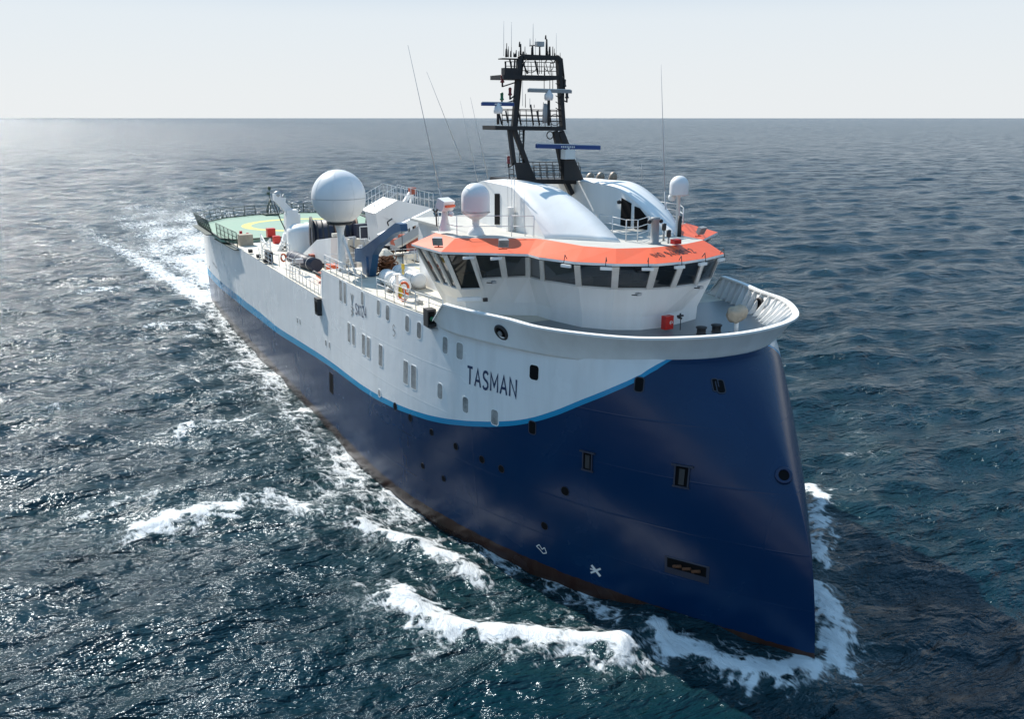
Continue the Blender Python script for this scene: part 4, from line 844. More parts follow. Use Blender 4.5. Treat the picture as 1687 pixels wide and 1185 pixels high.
def write(txt, hgt, th, gap, fn, m, par):       # strokes laid on a curved surface through fn(u 0..1, v metres)
    tot = sum(GL[ch][0]+gap for ch in txt)-gap; b = MB(); x = 0.0
    for ch in txt:
        w_, strokes = GL[ch]
        for P in strokes:
            n = len(P); L, R_ = [], []
            for i in range(n):
                a = P[max(i-1, 0)]; c = P[min(i+1, n-1)]
                d0 = V3((P[i][0]-a[0], P[i][1]-a[1])); d1 = V3((c[0]-P[i][0], c[1]-P[i][1])); d0 = d0/(np.linalg.norm(d0) or 1); d1 = d1/(np.linalg.norm(d1) or 1)
                if i == 0: d0 = d1
                if i == n-1: d1 = d0
                t = d0+d1; t /= np.linalg.norm(t)+1e-9; k = min(1.8, 1/max(.3, float(t@d1))); o = V3((-t[1], t[0]))*th/2*k; p = V3(P[i]); L.append(p+o); R_.append(p-o)
            for i in range(n-1):
                k = max(1, int(np.hypot(*(L[i+1]-L[i]))/.25))
                for j in range(k):
                    q = [lerp(L[i], L[i+1], j/k), lerp(L[i], L[i+1], (j+1)/k), lerp(R_[i], R_[i+1], (j+1)/k), lerp(R_[i], R_[i+1], j/k)]
                    b.face([fn((x+g[0])/tot, g[1]*hgt) for g in q])
        x += w_+gap
    return b.build('lettering', M[m], par, recalc=False)
def hull_text(txt, px0, px1, hgt, th=.15, gap=.3, m='letter'):
    a, c = onhull(*px0), onhull(*px1)
    def fn(u, v):
        return hullp(a[0]+(c[0]-a[0])*u, a[2]+(c[2]-a[2])*u+v, .014)[0]
    return write(txt, hgt, th, gap, fn, m, hull)
hull_text('TASMAN', (770, 632), (850, 655.5), .82)
hull_text('SX124', (586, 517), (603.5, 524), .6, .14, .3)
def hull_poly(polys, px, m, name='emblem', n=None):
    p = onhull(*px); on = hullon(p[0], p[2]); b = MB()
    for P in polys: b.face([on(u, v, .014) for u, v in P])
    b.build(name, M[m], hull, recalc=False)
def stroke(P, w):
    out_ = []
    for (a, b_), (c, d) in zip(P[:-1], P[1:]):
        L = math.hypot(c-a, d-b_); nx, ny = -(d-b_)/L*w/2, (c-a)/L*w/2; out_.append([(a+nx, b_+ny), (c+nx, d+ny), (c-nx, d-ny), (a-nx, b_-ny)])
    return out_
hull_poly(stroke([(.12, .25), (-.03, .33), (-.15, .18), (-.06, .05), (.11, .01), (.16, -.12), (.03, -.3), (-.12, -.25)], .05)+stroke([(-.14, .03), (.16, -.02)], .05), (649, 545), 'grey')
hull_poly(stroke([(-.25, .7), (-.05, .25), (.15, .7)], .14)+stroke([(-.05, .25), (-.05, 0)], .14)+stroke([(-.25, -.1), (.18, -.1), (-.2, -.35), (.18, -.35), (-.2, -.62)], .11), (580.5, 504), 'grey')
hull_poly(stroke([(-.28, -.2), (.25, .2)], .09)+stroke([(-.22, .22), (.22, -.2)], .13)+stroke([(-.3, 0), (-.1, .02)], .06), (982, 941), 'mark')
hull_poly(stroke([(-.28, .05), (-.1, .2), (.05, 0), (.2, .15), (.3, -.1), (.1, -.2), (-.1, -.05), (-.28, .05)], .045), (892, 905), 'mark')
hull_poly([[(-.06, -.03), (.06, -.03), (.06, .03), (-.06, .03)]], (1131, 1016), 'mark'); hull_poly([[(-.05, -.03), (.05, -.03), (.05, .03), (-.05, .03)]], (472, 604), 'mark')
for px in ((352, 434), (356, 440)): hull_poly(stroke([(-.8, 0), (.7, 0)], .16), px, 'grey')
# IMO number on the sloping roof edge
def imo():
    A = [EO[i]+V3((0, 0, .02)) for i in (6, 7, 8, 9)]; R_ = [RI[i] for i in (6, 7, 8, 9)]
    def loc(px, py):
        # point of the band under a photo pixel
        best = None
        for j in range(3):
            q0, q1, q2, q3 = A[j], A[j+1], R_[j+1], R_[j]; n = np.cross(q1-q0, q3-q0); n /= np.linalg.norm(n); r = ray(px, py); t = ((q0-CAM)@n)/(r@n); P = CAM+r*t
            u = (P-q0)@(q1-q0)/((q1-q0)@(q1-q0))
            if -0.02 <= u <= 1.02 or best is None: best = (P, n, u)
            if 0 <= u <= 1: break
        P, n, u = best; return P, (n if n[2] > 0 else -n)
    P0, n0 = loc(1082, 424); P1, n1 = loc(1147, 415.5)
    d0 = np.cross(n0, P1-P0); d0 /= np.linalg.norm(d0); d0 = d0 if d0[2] > 0 else -d0
    def fn(u, v):
        P, n = loc(1081+66*u, 424.5-8.5*u); d = np.cross(n, P1-P0); d /= np.linalg.norm(d); d = d if d[2] > 0 else -d
        return P+d*v+n*.012
    write('IMO 9488542', .44, .15, .3, fn, 'black', bridge)
imo()
# ================================================================ FORE DECK
q = az(1212, 552, ZD); b = MB(); b.tube(q, q+V3((0, 0, .8)), .1, n=10, mi=0); b.build('searchlight_post', M['white'], ship)
b = MB(); c = q+V3((0, 0, .98))
g = []
for i in range(13):
    t = -1+2*i/12; r = .36*math.sqrt(max(0.0, 1-abs(t)**3.2))+.012
    g.append([c+V3((.12*math.sin(3*a)*.3+r*.75*math.cos(a), t*.55, r*(math.sin(a)*(1.0+.14*math.cos(5*a+t*4)))+.05*math.sin(4*t))) for a in np.linspace(0, 2*math.pi, 22)[:-1]])
b.grid(g, 0, True, True); b.tube(c+V3((0, 0, -.35)), c+V3((0, 0, -.15)), .16, .24, n=10)
tag(b.build('canvas_cover', M['tan'], loc=tuple(c)), 'tan canvas cover tied over a lamp on a white post on the fore deck', 'canvas cover')
for px in ((1155, 551), (1180, 547)):
    q = az(*px, ZD); b = MB(); b.lathe(q, [(.24, 0), (.2, .05), (.2, .26), (.25, .29), (.25, .34), (.2, .36), (.001, .36)], 18); b.build('bollard', M['dark'], ship)
b = MB(); b.box((-12.0, 5.6, ZD+.12), (2.8, .5, .03), 0, -.6); 
b = MB(); q = az(1138, 505, ZD)
for t in np.linspace(-1, 1, 5): b.tube((-7.9-1.1*abs(t)**2, t*2.6, ZD), (-7.9-1.1*abs(t)**2, t*2.6, ZD+.12), .05, n=6)
b.build('deck_fitting', M['grey'], ship)
# ================================================================ UPPER DECK, STARBOARD EDGE
def edge(x, z=ZD, ins=.18): return V3((x, -hb(x, z)+ins, z))
railing([edge(x) for x in (-34.5, -32, -29.5, -27.2)], par=ship, step=1.3); railing([edge(x) for x in (-24.8, -22.5, -20, -17.4)], par=ship, step=1.5)
railing([V3((-34.45, y, ZD)) for y in (-8.7, -4, 0, 4, 8.7)], par=ship)
railing([edge(x)*V3((1, -1, 1)) for x in (-34.5, -31, -28, -22, -17.4)], par=ship, step=1.6)
# side light housing hung outside the rail
q = onhull(716, 527); b = MB(); x0 = -17.9; e = edge(x0)
b.box(e+V3((0, -.4, .12)), (.55, .45, .85), 0); b.box(e+V3((.29, -.42, .14)), (.03, .3, .6), 1); b.lathe(e+V3((.32, -.42, .1)), [(.001, 0), (.12, .0), (.1, .1), (.001, .12)], 10, 2, axis=(1, 0, 0)); b.box(e+V3((0, -.2, -.4)), (.8, .55, .05), 3)
b.build('side_light', [M['dark'], M['hole'], M['greenlight'], M['steel']], ship)
# blue davit
pr_ = lambda *p: ay(*p, -5.9)
base = az(612, 455, ZD); YD = base[1]
D = lambda px, py: ay(px, py, YD)
b = MB(); w = V3((0, .42, 0))
prof = [(590, 409), (601, 409), (636, 383), (657, 367), (665, 369), (666, 381), (655, 384), (628, 405), (619, 420), (614, 455), (603, 455), (601, 432), (590, 430)]
P = [D(*p) for p in prof]; b.prism([p-w/2 for p in P], [p+w/2 for p in P])
b.tube(V3((P[9][0]-.3, YD, ZD)), V3((P[9][0]-.3, YD, ZD+1.2)), .3, n=14); dav = b.build('davit', M['blue'], ship, label='dark blue davit leaning forward beside the big radome')
b = MB(); t0 = D(662, 380); b.tube(t0, t0-V3((0, 0, 1.9)), .02, n=5, mi=0); b.box(t0-V3((0, 0, 2.0)), (.22, .12, .3), 1); b.torus(t0-V3((0, 0, 2.3)), .12, .03, (0, 1, 0), 12, 5, (1,)); b.build('hoist_hook', [M['dark'], M['yellowp']], dav)
# rope heap
b = MB(); q = az(638, 449, ZD)+V3((0, 0, .1)); r3 = random.Random(3)
for k in range(46):
    a, rr_, zz_ = r3.uniform(0, 6.28), r3.uniform(.1, .85), r3.uniform(0, .85); rad = r3.uniform(.25, .5)*(1.2-zz_*.6)
    cc = q+V3((math.cos(a)*rr_*(1-zz_*.6)*.8, math.sin(a)*rr_*(1-zz_*.6)*.8, zz_*.95)); b.torus(cc, rad, .045, (r3.uniform(-.7, .7), r3.uniform(-.7, .7), 1), 14, 5)
tag(b.build('rope_heap', M['brown'], loc=tuple(q)), 'heap of brown coiled rope on the upper deck at the foot of the blue davit', 'rope heap')
# life raft canisters on a cradle
def raft(p, d, lab):
    t = thing('life_raft', lab, 'life raft', p, 'white life raft canisters on the upper deck')
    d = V3(d)/np.linalg.norm(d); c = V3(p)+V3((0, 0, .5)); b = MB()
    b.lathe(c-d*.8, [(.001, 0), (.3, .02), (.42, .12), (.45, .3), (.45, .76), (.47, .78), (.47, .84), (.45, .86), (.45, 1.3), (.42, 1.48), (.3, 1.58), (.001, 1.6)], 22, 0, axis=d); b.build('canister', M['white'], t)
    for s_ in (-.4, .4): b = MB(); b.lathe(c+d*(s_-.03), [(.455, 0), (.462, .0), (.462, .06), (.455, .06)], 22, 0, axis=d); b.build('strap', M['lightgrey'], t)
    b = MB(); s2 = np.cross(d, (0, 0, 1))
    for s_ in (-.45, .45): b.prism([c+d*(s_-.05)+s2*.45-V3((0, 0, .5)), c+d*(s_+.05)+s2*.45-V3((0, 0, .5)), c+d*(s_+.05)-s2*.45-V3((0, 0, .5)), c+d*(s_-.05)-s2*.45-V3((0, 0, .5))], [c+d*(s_-.05)+s2*.42-V3((0, 0, .12)), c+d*(s_+.05)+s2*.42-V3((0, 0, .12)), c+d*(s_+.05)-s2*.42-V3((0, 0, .12)), c+d*(s_-.05)-s2*.42-V3((0, 0, .12))])
    b.build('cradle', M['steel'], t)
raft(az(642, 472, ZD), (1, -.05, .0), 'white life raft canister nearest the side rail, aft of its pair')
raft(az(660, 483, ZD)+V3((0, 0, 0)), (1, -.05, .0), 'white life raft canister nearest the side rail, right above the two life rings')
raft(az(664, 464, ZD), (1, .05, 0), 'white life raft canister of the inner row, nearer the rope heap'); raft(az(684, 474, ZD), (1, .05, 0), 'white life raft canister of the inner row, nearer the bridge wing')
def ring(p, axis, lab):
    b = MB(); b.torus(p, .27, .07, axis, 32, 8, (0, 0, 0, 1)); tag(b.build('life_ring', [M['ringorange'], M['mark']], loc=tuple(p)), lab, 'life ring', 'orange life rings hung on the rails')
ring(az(666, 474, 11.35), (.6, -1, .1), 'orange life ring on the upper deck rail, upper one of two beside the rafts')
ring(az(664.5, 486, 10.95), (.6, -1, .1), 'orange life ring on the upper deck rail, lower one of two beside the rafts')
q = az(655, 492, ZD); b = MB(); b.box(q+V3((0, 0, .65)), (.16, .16, 1.3), 0); b.box(q+V3((0, 0, 1.32)), (.4, .4, .05), 0); b.build('raft_post', M['white'], ship)
q = az(659.5, 480, 11.3); b = MB(); b.lathe(q-V3((0, 0, .3)), [(.001, 0), (.09, .02), (.12, .2), (.09, .55), (.03, .65), (.001, .66)], 10); tag(b.build('signal_float', M['yellowp'], loc=tuple(q)), 'small yellow signal float hanging beside the upper deck rafts', 'float')
for px in ((628, 470), (640, 481), (690, 500), (560, 448), (577, 452), (596, 458)):
    q = az(*px, ZD); b = MB(); b.box(q+V3((0, 0, .09)), (.5, .28, .18)); b.tube(q+V3((-.4, .1, .2)), q+V3((.4, -.1, .22)), .05, n=6); b.build('deck_fitting', M['steel'], ship)
# deck hatch, lockers and yellow walkway lines
b = MB(); b.box((-24, -5.0, ZD+.004), (12, .08, .006)); b.box((-29, -3.2, ZD+.004), (8, .08, .006)); b.build('walkway_marking', M['yellow'], ship)
b = MB(); b.box((-31, 2.2, ZD+.55), (7, .25, 1.1), 0); b.build('low_wall', M['grey'], ship)
# ================================================================ WHITE GANTRY CRANE AND HOUSE (aft of the bridge, port of centre)
XH = -42.0; H = lambda px, py, X=XH: ax(px, py, X)
P = [H(617, 352), H(655, 329.5), H(714, 343), H(715, 350), H(655, 368.5)]
b = MB(); bk = V3((-3.2, 0, 0)); b.prism(P, [p+bk for p in P]); 
for s_, (x0, y0, x1, y1) in enumerate(((620, 358, 640, 400), (638, 362, 641, 400), (690, 357, 700, 372))): pass
b.prism([H(619, 353), H(652, 366), H(652, 405), H(628, 405)], [p+bk*.8 for p in (H(619, 353), H(652, 366), H(652, 405), H(628, 405))])
gt = b.build('crane_house', M['white'], ship, label='white peaked control house with a railed roof behind the bridge')
def roofrail(p0, p1, hgt=1.0, n=6):
    a, c = V3(p0), V3(p1); b = MB()
    for i in range(n+1): q_ = lerp(a, c, i/n); b.tube(q_, q_+V3((0, 0, hgt)), .025, n=5)
    for f in (.5, 1): b.tube(a+V3((0, 0, hgt*f)), c+V3((0, 0, hgt*f)), .022, n=5)
    b.build('handrail', M['rail'], gt)
roofrail(P[0], P[1]); roofrail(P[1], P[2], 1.1, 8); roofrail(P[0]+bk, P[1]+bk); roofrail(P[1]+bk, P[2]+bk, 1.0, 8)
b = MB(); a = H(690, 340)+V3((-1, 0, 0)); b.bar(H(674, 335)+V3((-1, 0, 0)), H(686, 316)+V3((-1, 0, 0)), .3, .25); b.bar(H(684, 340)+V3((-1, 0, 0)), H(688, 316)+V3((-1, 0, 0)), .14); b.box(H(687, 316)+V3((-1, 0, 0)), (.4, .5, .5), 1)
b.build('boom', [M['white'], M['rust']], gt); b = MB(); b.bar(H(625, 392, -36), H(712, 350, -36), .35, .5); b.build('boom', M['white'], gt)
b = MB()
for x0, x1 in ((668, 670), (676, 678), (687, 689)): b.bar(H(x0, 360), H(x1, 400), .2)
b.bar(H(660, 368), H(708, 362), .2); b.bar(H(655, 395), H(705, 378), .35, .45); b.bar(H(641, 366), H(652, 360), .1); b.build('frame', M['white'], gt)
b = MB(); b.path([H(713, 345), H(719, 352), H(724, 362), H(718, 372)], .06); b.path([H(640, 372), H(638, 366), H(646, 360)], .05); b.path([H(675, 375), H(674, 390), H(679, 392)], .05); b.build('hose', M['dark'], gt)
# boom of the knuckle crane running forward towards the wing
b = MB(); a = ax(622, 438, -33); c = ax(708, 378, -26); b.bar(ax(655, 402, -36.0), ax(712, 368, -33), .5, .5); b.build('boom', M['lightgrey'], ship)
for px, w_, h_, m in (((690, 405), 1.6, .7, 'rust'), ((672, 392), 1.2, .5, 'rust'), ((655, 398), .8, .4, 'rust'), ((700, 404), 1.0, .4, 'rust')):
    q = ax(*px, -38.5); b = MB(); b.box((q[0], q[1], max(q[2], ZD+h_/2)), (.8, w_, h_)); b.tube((q[0]+.5, q[1]-w_/2, ZD+.1), (q[0]+.5, q[1]+w_/2, ZD+.1), .08, mi=1); b.build('winch_block', [M[m], M['dark']], ship)
for px, h_ in (((668, 395), 1.2), ((640, 400), 1.5), ((650, 410), .9)):
    q = az(*px, ZD); b = MB(); b.box(q+V3((0, 0, h_/2)), (.6, .5, h_)); b.tube(q+V3((.4, .2, 0)), q+V3((.4, .2, h_)), .06); b.build('machine_cabinet', M['lightgrey'], ship)
# tarpaulin cone
q = az(621, 438, ZD); b = MB(); b.lathe(q+V3((0, .6, 0)), [(1.1, 0), (.9, .35), (.5, .8), (.12, 1.1), (.001, 1.12)], 9); tag(b.build('tarpaulin', M['cream'], loc=tuple(q)), 'cream tarpaulin peaked over gear just behind the blue davit', 'tarpaulin')
# ================================================================ MAIN DECK (aft of the step)
def reel(c, R, L, axis, par=ship, flanges=3, name='winch_reel', label=None):
    t = V3(axis)/np.linalg.norm(axis); b = MB(); c = V3(c); b.lathe(c-t*L/2, [(.001, 0), (R*.82, .0), (R*.82, L), (.001, L)], 36, 0, axis=t)
    for k in range(40): pass
    o = b.build(name, M['navyreel'], par, label=label)
    for k in range(flanges):
        s_ = -L/2+L*k/(flanges-1); b = MB(); b.lathe(c+t*(s_-.05), [(R*.5, 0), (R, 0), (R, .1), (R*.5, .1)], 40, 0, axis=t); b.build('flange', M['copper' if k else 'dark'], o)
    b = MB()
    for k in range(7): b.lathe(c+t*(-L/2+.25+k*(L-.5)/7), [(R*.825, 0), (R*.85, .08), (R*.825, .16)], 36, 0, axis=t)
    b.build('wound_cable', M['dark'], o); return o
reel((-51.5, -3.2, ZM+1.75), 1.75, 3.6, (.15, 1, 0), label='big dark navy winch reel with worn brown flanges')
reel((-50.6, 1.4, ZM+1.75), 1.75, 3.6, (.15, 1, 0), label='second dark reel, on the port side of the first')
b = MB(); q = V3((-49.3, -1.6, ZM)); b.box(q+V3((0, .6, 1.7)), (.6, 2.2, 2.6), 0, .1); 
for z0 in (1.5, 2.9): b.bar(q+V3((.42, -.2, z0-.1)), q+V3((.42, 1.2, z0-.1)), .08, .08, 1)
for y0 in (-.2, .5, .8, 1.2): b.bar(q+V3((.42, y0, 1.4)), q+V3((.42, y0, 2.8)), .08, .08, 1)
b.build('winch_cabin', [M['navyreel'], M['white']], ship)
b = MB(); 
for k in range(7): b.bar((-52.6, -.4+k*.5, ZM+3.35+.1*math.sin(k)), (-49.4, -.2+k*.5, ZM+3.15), .42, .05, k % 2)
b.build('canopy', [M['dark'], M['navyreel']], ship)
# slanted white trunk
P = [ay(*p, -5.6) for p in ((483, 434), (522, 395), (545, 392), (545, 434))]; b = MB(); b.prism(P, [p+V3((0, 1.3, 0)) for p in P]); b.build('slanted_trunk', M['white'], ship, label='slanted white trunk beside the winch reel')
b = MB(); q = P[2]; b.box(q+V3((-.3, .4, .15)), (.4, .4, .25)); b.build('deck_lamp', M['cream'], ship)
# orange workboat and dark fenders in the side recess
q = V3((-39.6, -6.7, ZM)); wb = thing('work_boat', 'orange workboat lying in the side recess just aft of the deck step', 'boat', q)
g = []
for t in np.linspace(-1, 1, 13):
    wv = .95*(1-max(0, t)**2.2*.95)*(1 if t > -.99 else .9); g.append([q+V3((t*2.0, wv*math.cos(a), .62+.58*math.sin(a)*(1+.25*max(0, t)))) for a in np.linspace(math.pi, 2*math.pi, 9)])
b = MB(); b.grid(g, 0, True); b.face(g[0], 0); b.build('boat_hull', M['ringorange'], wb)
b = MB(); b.grid([[p[0] for p in g], [V3((p[0][0], q[1], p[0][2]+.02)) for p in g], [p[-1] for p in g]], 0); b.build('boat_deck', M['rust'], wb)
b = MB(); b.box(q+V3((-.5, 0, .95)), (.9, .7, .75)); b.build('cabin', M['ringorange'], wb)
b = MB(); b.path([q+V3((t*1.9, -.96*(1-max(0, t)**2.2*.9), .68)) for t in np.linspace(-1, 1, 9)], .11); b.build('fender_tube', M['dark'], wb)
b = MB(); a = ay(505, 440, -7.2); b.tube((-50.2, -7.1, ZM+.55), (-45.0, -6.5, ZM+.55), .5, n=20); 
for k in range(4): b.tube((-49.6+k*1.2, -7.03+k*.14, ZM+.55), (-49.5+k*1.2, -7.02+k*.14, ZM+.55), .52, n=20, mi=1)
tag(b.build('fender', [M['navyreel'], M['steel']], loc=(-47.6, -6.8, ZM)), 'long black cylindrical fender lying on the main deck below the slanted trunk', 'fender')
q = V3((-44.6, -7.9, ZM)); b = MB(); b.box(q+V3((0, 0, 1.05)), (.5, .5, .3)); b.tube(q, q+V3((0, 0, 1)), .05); b.build('floodlight', M['lightgrey'], ship)
for px, w_, h_, lab in (((447, 396), .75, 1.15, 'tall red locker standing at the near edge of the helideck'), ((456, 401), .6, .7, 'small red locker right of the tall one by the helideck edge'), ((533, 434), 2.2, .8, 'long red chest on deck between the slanted trunk and radome post')):
    q = az(*px, ZM); b = MB(); b.box(q+V3((0, 0, h_/2)), (.7, w_, h_)); b.box(q+V3((.02, 0, h_-.1)), (.72, w_+.04, .05)); o = b.build('red_locker', M['red'] if w_ < 1 else M['rust'], loc=tuple(q)); tag(o, lab, 'locker')
# side opening with black fender (port-hole in deck step)
e = V3((-35.2, -hb(-35.2, 8.6), 8.25)); b = MB(); b.box(e+V3((0, -.12, -.1)), (.75, .35, 1.1), 0); b.box(e+V3((0, -.31, -.1)), (.5, .02, .7), 1); b.build('fender_box', [M['dark'], M['hole']], ship)
P = [V3((-34.6, -hb(-34.6, 8.7)-.01, 8.72)), V3((-34.6, -hb(-34.6, 10)-.01, 10.6)), V3((-36.0, -8.75, 8.72))]
b = MB(); b.prism(P, [p+V3((0, .15, 0)) for p in P]); b.build('step_bracket', M['white'], ship)
def me_(x, ins=.15): return V3((x, -hb(x, ZM)+ins, ZM))
railing([me_(x) for x in (-53.5, -51.5, -49.0)], par=ship, step=1.2, label=None); railing([me_(x) for x in (-44.5, -41.8, -39, -36)], par=ship, step=1.0); railing([V3((-49, -8.4, ZM)), V3((-44.5, -7.9, ZM)), V3((-44.5, -8.6, ZM))], par=ship)
railing([V3((-53.5, -8.7, ZM)), V3((-53.5, -6.5, ZM)), V3((-55.5, -6.2, ZM)), V3((-57.5, -6.2, ZM))], par=ship)
railing([me_(x)*V3((1, -1, 1)) for x in (-64, -58, -52, -46, -41, -35)], par=ship, step=1.8)
b = MB(); b.box(me_(-51.5, .5)+V3((0, 0, .5)), (1.6, .3, .9)); b.build('fender_box', M['dark'], ship)
ring(ay(467, 424.5, -8.6), (.5, -1, .1), 'orange life ring on the main deck rail below the white crane')
for px in ((412.5, 413.5), (426, 422), (437.5, 429.5)):
    p = ay(*px, -9.0); b = MB(); b.box(p, (.5, .3, .28)); b.build('fairlead', M['dark'], ship)
# white knuckle crane aft
XC = -58.0; K = lambda px, py, X=XC: ax(px, py, X)
cr = thing('part', '', '', (0, 0, 0)); bpy.data.objects.remove(cr)
b = MB(); b.bar(K(478, 425), K(477, 352), .95, .8); b.bar(K(490, 425), K(488, 352), .5, .6); b.bar(K(484, 356), K(456, 327), .55, .6); b.box(K(480, 352), (.9, 1.0, .7)); b.box(K(456, 325), (.6, .6, .6)); b.bar(K(458, 327), K(470, 329), .3)
crane = b.build('knuckle_crane', M['white'], ship, label='white knuckle crane on the main deck beside the helideck')
def curved(px, w, name):
    P = [K(*p) for p in px]; b = MB()
    for a, c in zip(P[:-1], P[1:]): b.bar(a, c, w, .3)
    b.build(name, M['white'], crane)
curved([(470, 385), (466, 400), (459, 412), (452, 421)], .5, 'brace'); curved([(484, 388), (482, 405), (475, 418), (469, 429)], .5, 'brace')
b = MB(); b.path([K(452, 335), K(462, 362), K(478, 395)], .05); b.path([K(486, 360), K(492, 385), K(494, 398)], .06); b.path([K(452, 420), K(477, 402)], .1); b.path([K(455, 423), K(478, 408)], .06, mi=0); b.build('hose', M['dark'], crane)
b = MB(); b.sphere(K(457, 321), .35, 12, 0); b.tube(K(462, 330), K(468, 320), .08); b.build('sheave', M['steel'], crane)
q = az(498, 418, ZM); b = MB(); b.lathe(q, [(1.2, 0), (1.2, 1.9), (1.1, 2.2), (.7, 2.5), (.001, 2.55)], 20); b.build('white_tank', M['white'], ship)
b = MB(); b.box((-58.5, -7.4, ZM+.7), (3.4, .12, .1)); b.bar((-60.2, -7.4, ZM+.1), (-56.5, -7.4, ZM+1.2), .1); b.bar((-60.2, -7.4, ZM+1.2), (-56.5, -7.4, ZM+.1), .1); b.bar((-60.2, -7.4, ZM), (-60.2, -7.4, ZM+1.3), .12); b.bar((-56.5, -7.4, ZM), (-56.5, -7.4, ZM+1.3), .12); b.build('gate_frame', M['white'], ship)
r4 = random.Random(5)
for k in range(34):     # winches, boxes and vents crowding the working deck
    px, py = r4.uniform(585, 640), r4.uniform(385, 408)
    q = V3((r4.uniform(-46.8, -36), r4.uniform(-4.5, 6), ZM)) if k < 26 else V3((r4.uniform(-60, -54), r4.uniform(-4, 7), ZM)); w_, d_, h_ = r4.uniform(.4, 1.2), r4.uniform(.4, 1.4), r4.uniform(.5, 2.4)
    b = MB(); b.box(q+V3((0, 0, h_/2)), (w_, d_, h_), 0); b.box(q+V3((0, 0, h_+.08)), (w_*.6, d_*.5, .16), 1); b.tube(q+V3((w_/2+.1, 0, 0)), q+V3((w_/2+.1, 0, h_*1.1)), .06, n=6, mi=1)
    b.path([q+V3((w_/2+.15, d_*.3, h_*.2)), q+V3((w_/2+.2, d_*.1, h_*.7)), q+V3((w_/2+.1, -d_*.3, h_*.8))], .04, mi=2); b.build('machine_cabinet', [M[('white', 'cream', 'lightgrey', 'steel')[k % 4]], M['lightgrey'], M['dark']], ship)
# ================================================================ HELIDECK
ZH = 9.0; hx0, hx1 = -64.6, -86.5
out_ = [(hx0, -8.9), (-66, -9.9), (-79.5, -9.9), (-84.5, -6.5), (hx1, -2.5), (hx1, 3.2), (-83.5, 8.6), (-78, 10.2), (-70, 9.6), (hx0, 6.5)]
plate('helideck', out_, ZH, M['green'], .28, label='green helideck with yellow ring and white H over the stern')
hd = [o for o in ship.children if o.name == 'helideck'][0]; cx, cy = -74.6, -.3
b = MB(); g0, g1 = [], []
for k in range(73): a = 2*math.pi*k/72; g0.append((cx+5.0*math.cos(a), cy+5.0*math.sin(a), ZH+.004)); g1.append((cx+6.0*math.cos(a), cy+6.0*math.sin(a), ZH+.004))
b.grid([g0, g1], 0, False); b.build('landing_ring', M['yellow'], hd, recalc=False)
b = MB()
for u0, u1, v0, v1 in ((-1.6, 1.6, -1.25, -.8), (-1.6, 1.6, .8, 1.25), (-.22, .22, -.8, .8)): b.face([(cx+u0, cy+v0, ZH+.004), (cx+u1, cy+v0, ZH+.004), (cx+u1, cy+v1, ZH+.004), (cx+u0, cy+v1, ZH+.004)])
b.build('letter_h', M['mark'], hd, recalc=False)
b = MB(); P = out_+[out_[0]]
for (x0, y0), (x1, y1) in zip(P[:-1], P[1:]): b.bar((x0, y0, ZH+.03), (x1, y1, ZH+.03), .1, .12)
b.build('edge_gutter', M['darkrail'], hd)
def fence(a, c, h=1.25, tilt=(0, 0), n=9, infill=True):
    a, c = V3(a), V3(c); b = MB(); t_ = V3((tilt[0], tilt[1], h)); nn = max(2, int(np.linalg.norm(c-a)/.45)) if infill else max(1, int(np.linalg.norm(c-a)/1.7))
    for i in range(nn+1): q = lerp(a, c, i/nn); b.tube(q, q+t_, .045 if i % 3 == 0 or not infill else .016, n=5)
    for f in ((0, .33, .66, 1) if infill else (.5, 1)): b.tube(a+t_*f, c+t_*f, .03, n=5)
    b.build('safety_net', M['darkrail'], hd)
fence((-79.5, -9.95, ZH), (-70.3, -9.95, ZH), 1.3, (0, -.35)); fence((-68.0, -9.9, ZH), (-61.2, -9.3, ZH-.2), 1.3, (0, -.05)); fence((-84.4, -6.6, ZH), (-79.5, -9.9, ZH), 1.2, (0, -.2))
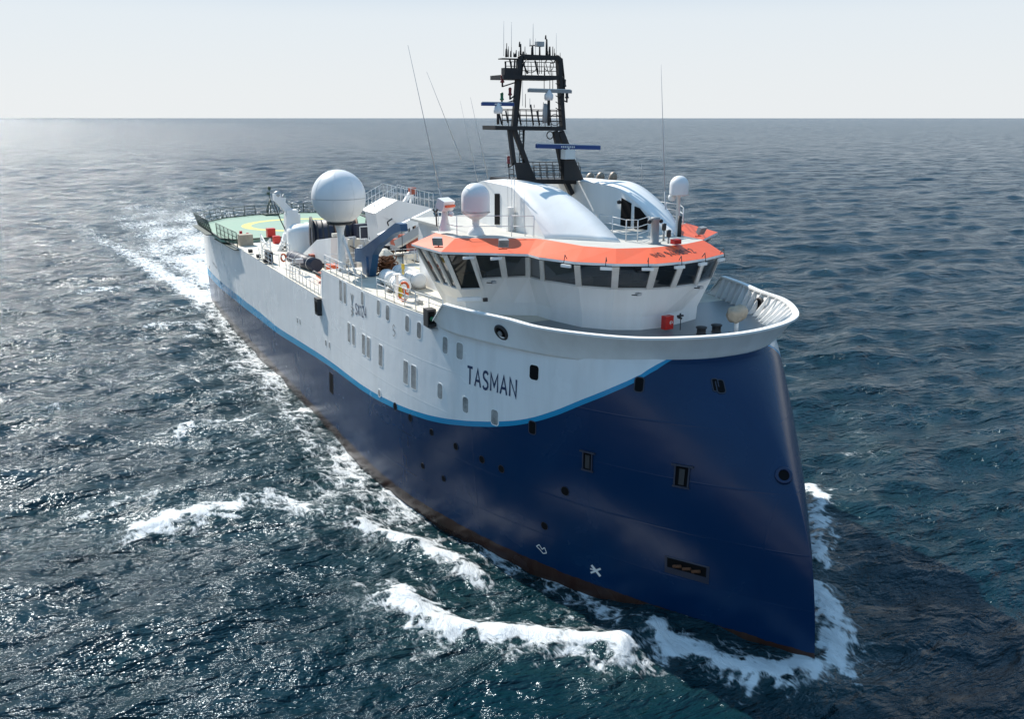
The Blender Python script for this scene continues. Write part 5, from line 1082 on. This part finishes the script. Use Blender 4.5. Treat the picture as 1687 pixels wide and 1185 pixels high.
b = MB(); b.prism([(-79.5, -10.6, ZH-.1), (-70.3, -10.6, ZH-.1), (-70.3, -9.9, ZH-.1), (-79.5, -9.9, ZH-.1)], [(-79.5, -10.6, ZH-.02), (-70.3, -10.6, ZH-.02), (-70.3, -9.9, ZH-.02), (-79.5, -9.9, ZH-.02)]); b.prism([(-70.2, -9.9, ZH-.5), (-61.2, -9.6, ZH-.5), (-61.2, -8.8, ZH-.5), (-70.2, -8.9, ZH-.5)], [(-70.2, -9.9, ZH-.42), (-61.2, -9.6, ZH-.42), (-61.2, -8.8, ZH-.42), (-70.2, -8.9, ZH-.42)]); b.build('catwalk', M['darkrail'], hd)
for (x0, y0), (x1, y1) in zip(out_[3:9], out_[4:10]): fence((x0, y0, ZH), (x1, y1, ZH), 1.1, (0, 0), infill=True)
b = MB()
for (x0, y0), (x1, y1) in zip(out_[3:9], out_[4:10]):
    for f in np.linspace(.1, .9, 4): b.box((x0+(x1-x0)*f, y0+(y1-y0)*f, ZH+.1), (.15, .2, .16))
b.build('deck_edge_light', M['darkrail'], hd)
b = MB(); q = az(450, 356, ZH); q = V3((-85.6, -.9, ZH))
for dx, dy in ((-.6, -.5), (.6, -.5), (0, .6)): b.tube(q+V3((dx, dy, 0)), q+V3((0, 0, 1.9)), .05, n=5)
b.tube(q, q+V3((0, 0, 3.0)), .05, n=5); b.box(q+V3((0, 0, 3.1)), (.3, .3, .35)); b.box(q+V3((0, -.15, 2.5)), (.25, .3, .3)); b.box(q+V3((0, 0, .1)), (1.6, 1.6, .2)); b.build('wind_mast', M['darkrail'], hd)
# hull side carried up to the helideck
b = MB(); xs_ = [-62, -66, -70, -74, -78, -81]
b.box((-84.3, -8.4, 5.6), (.5, .4, .35)); b.build('stern_roller', M['yellowp'], ship)
for px, py in ((437, 406), (400, 400)): pass
q = az(405, 404, ZM); b = MB(); b.box(q+V3((0, 0, .5)), (1.0, 1.2, 1.0)); b.build('machine_cabinet', M['tan'], ship); q = az(398, 400, ZM); b = MB(); b.tube(q, q+V3((0, 0, 1.1)), .14, mi=0); b.tube(q+V3((0, .6, 0)), q+V3((0, .6, .9)), .12); b.build('hydrant', M['red'], ship)
# ================================================================ FINISH: labels of copies kept out of the scene, helper property removed
for o in bpy.data.objects:
    if '_w' in o: del o['_w']
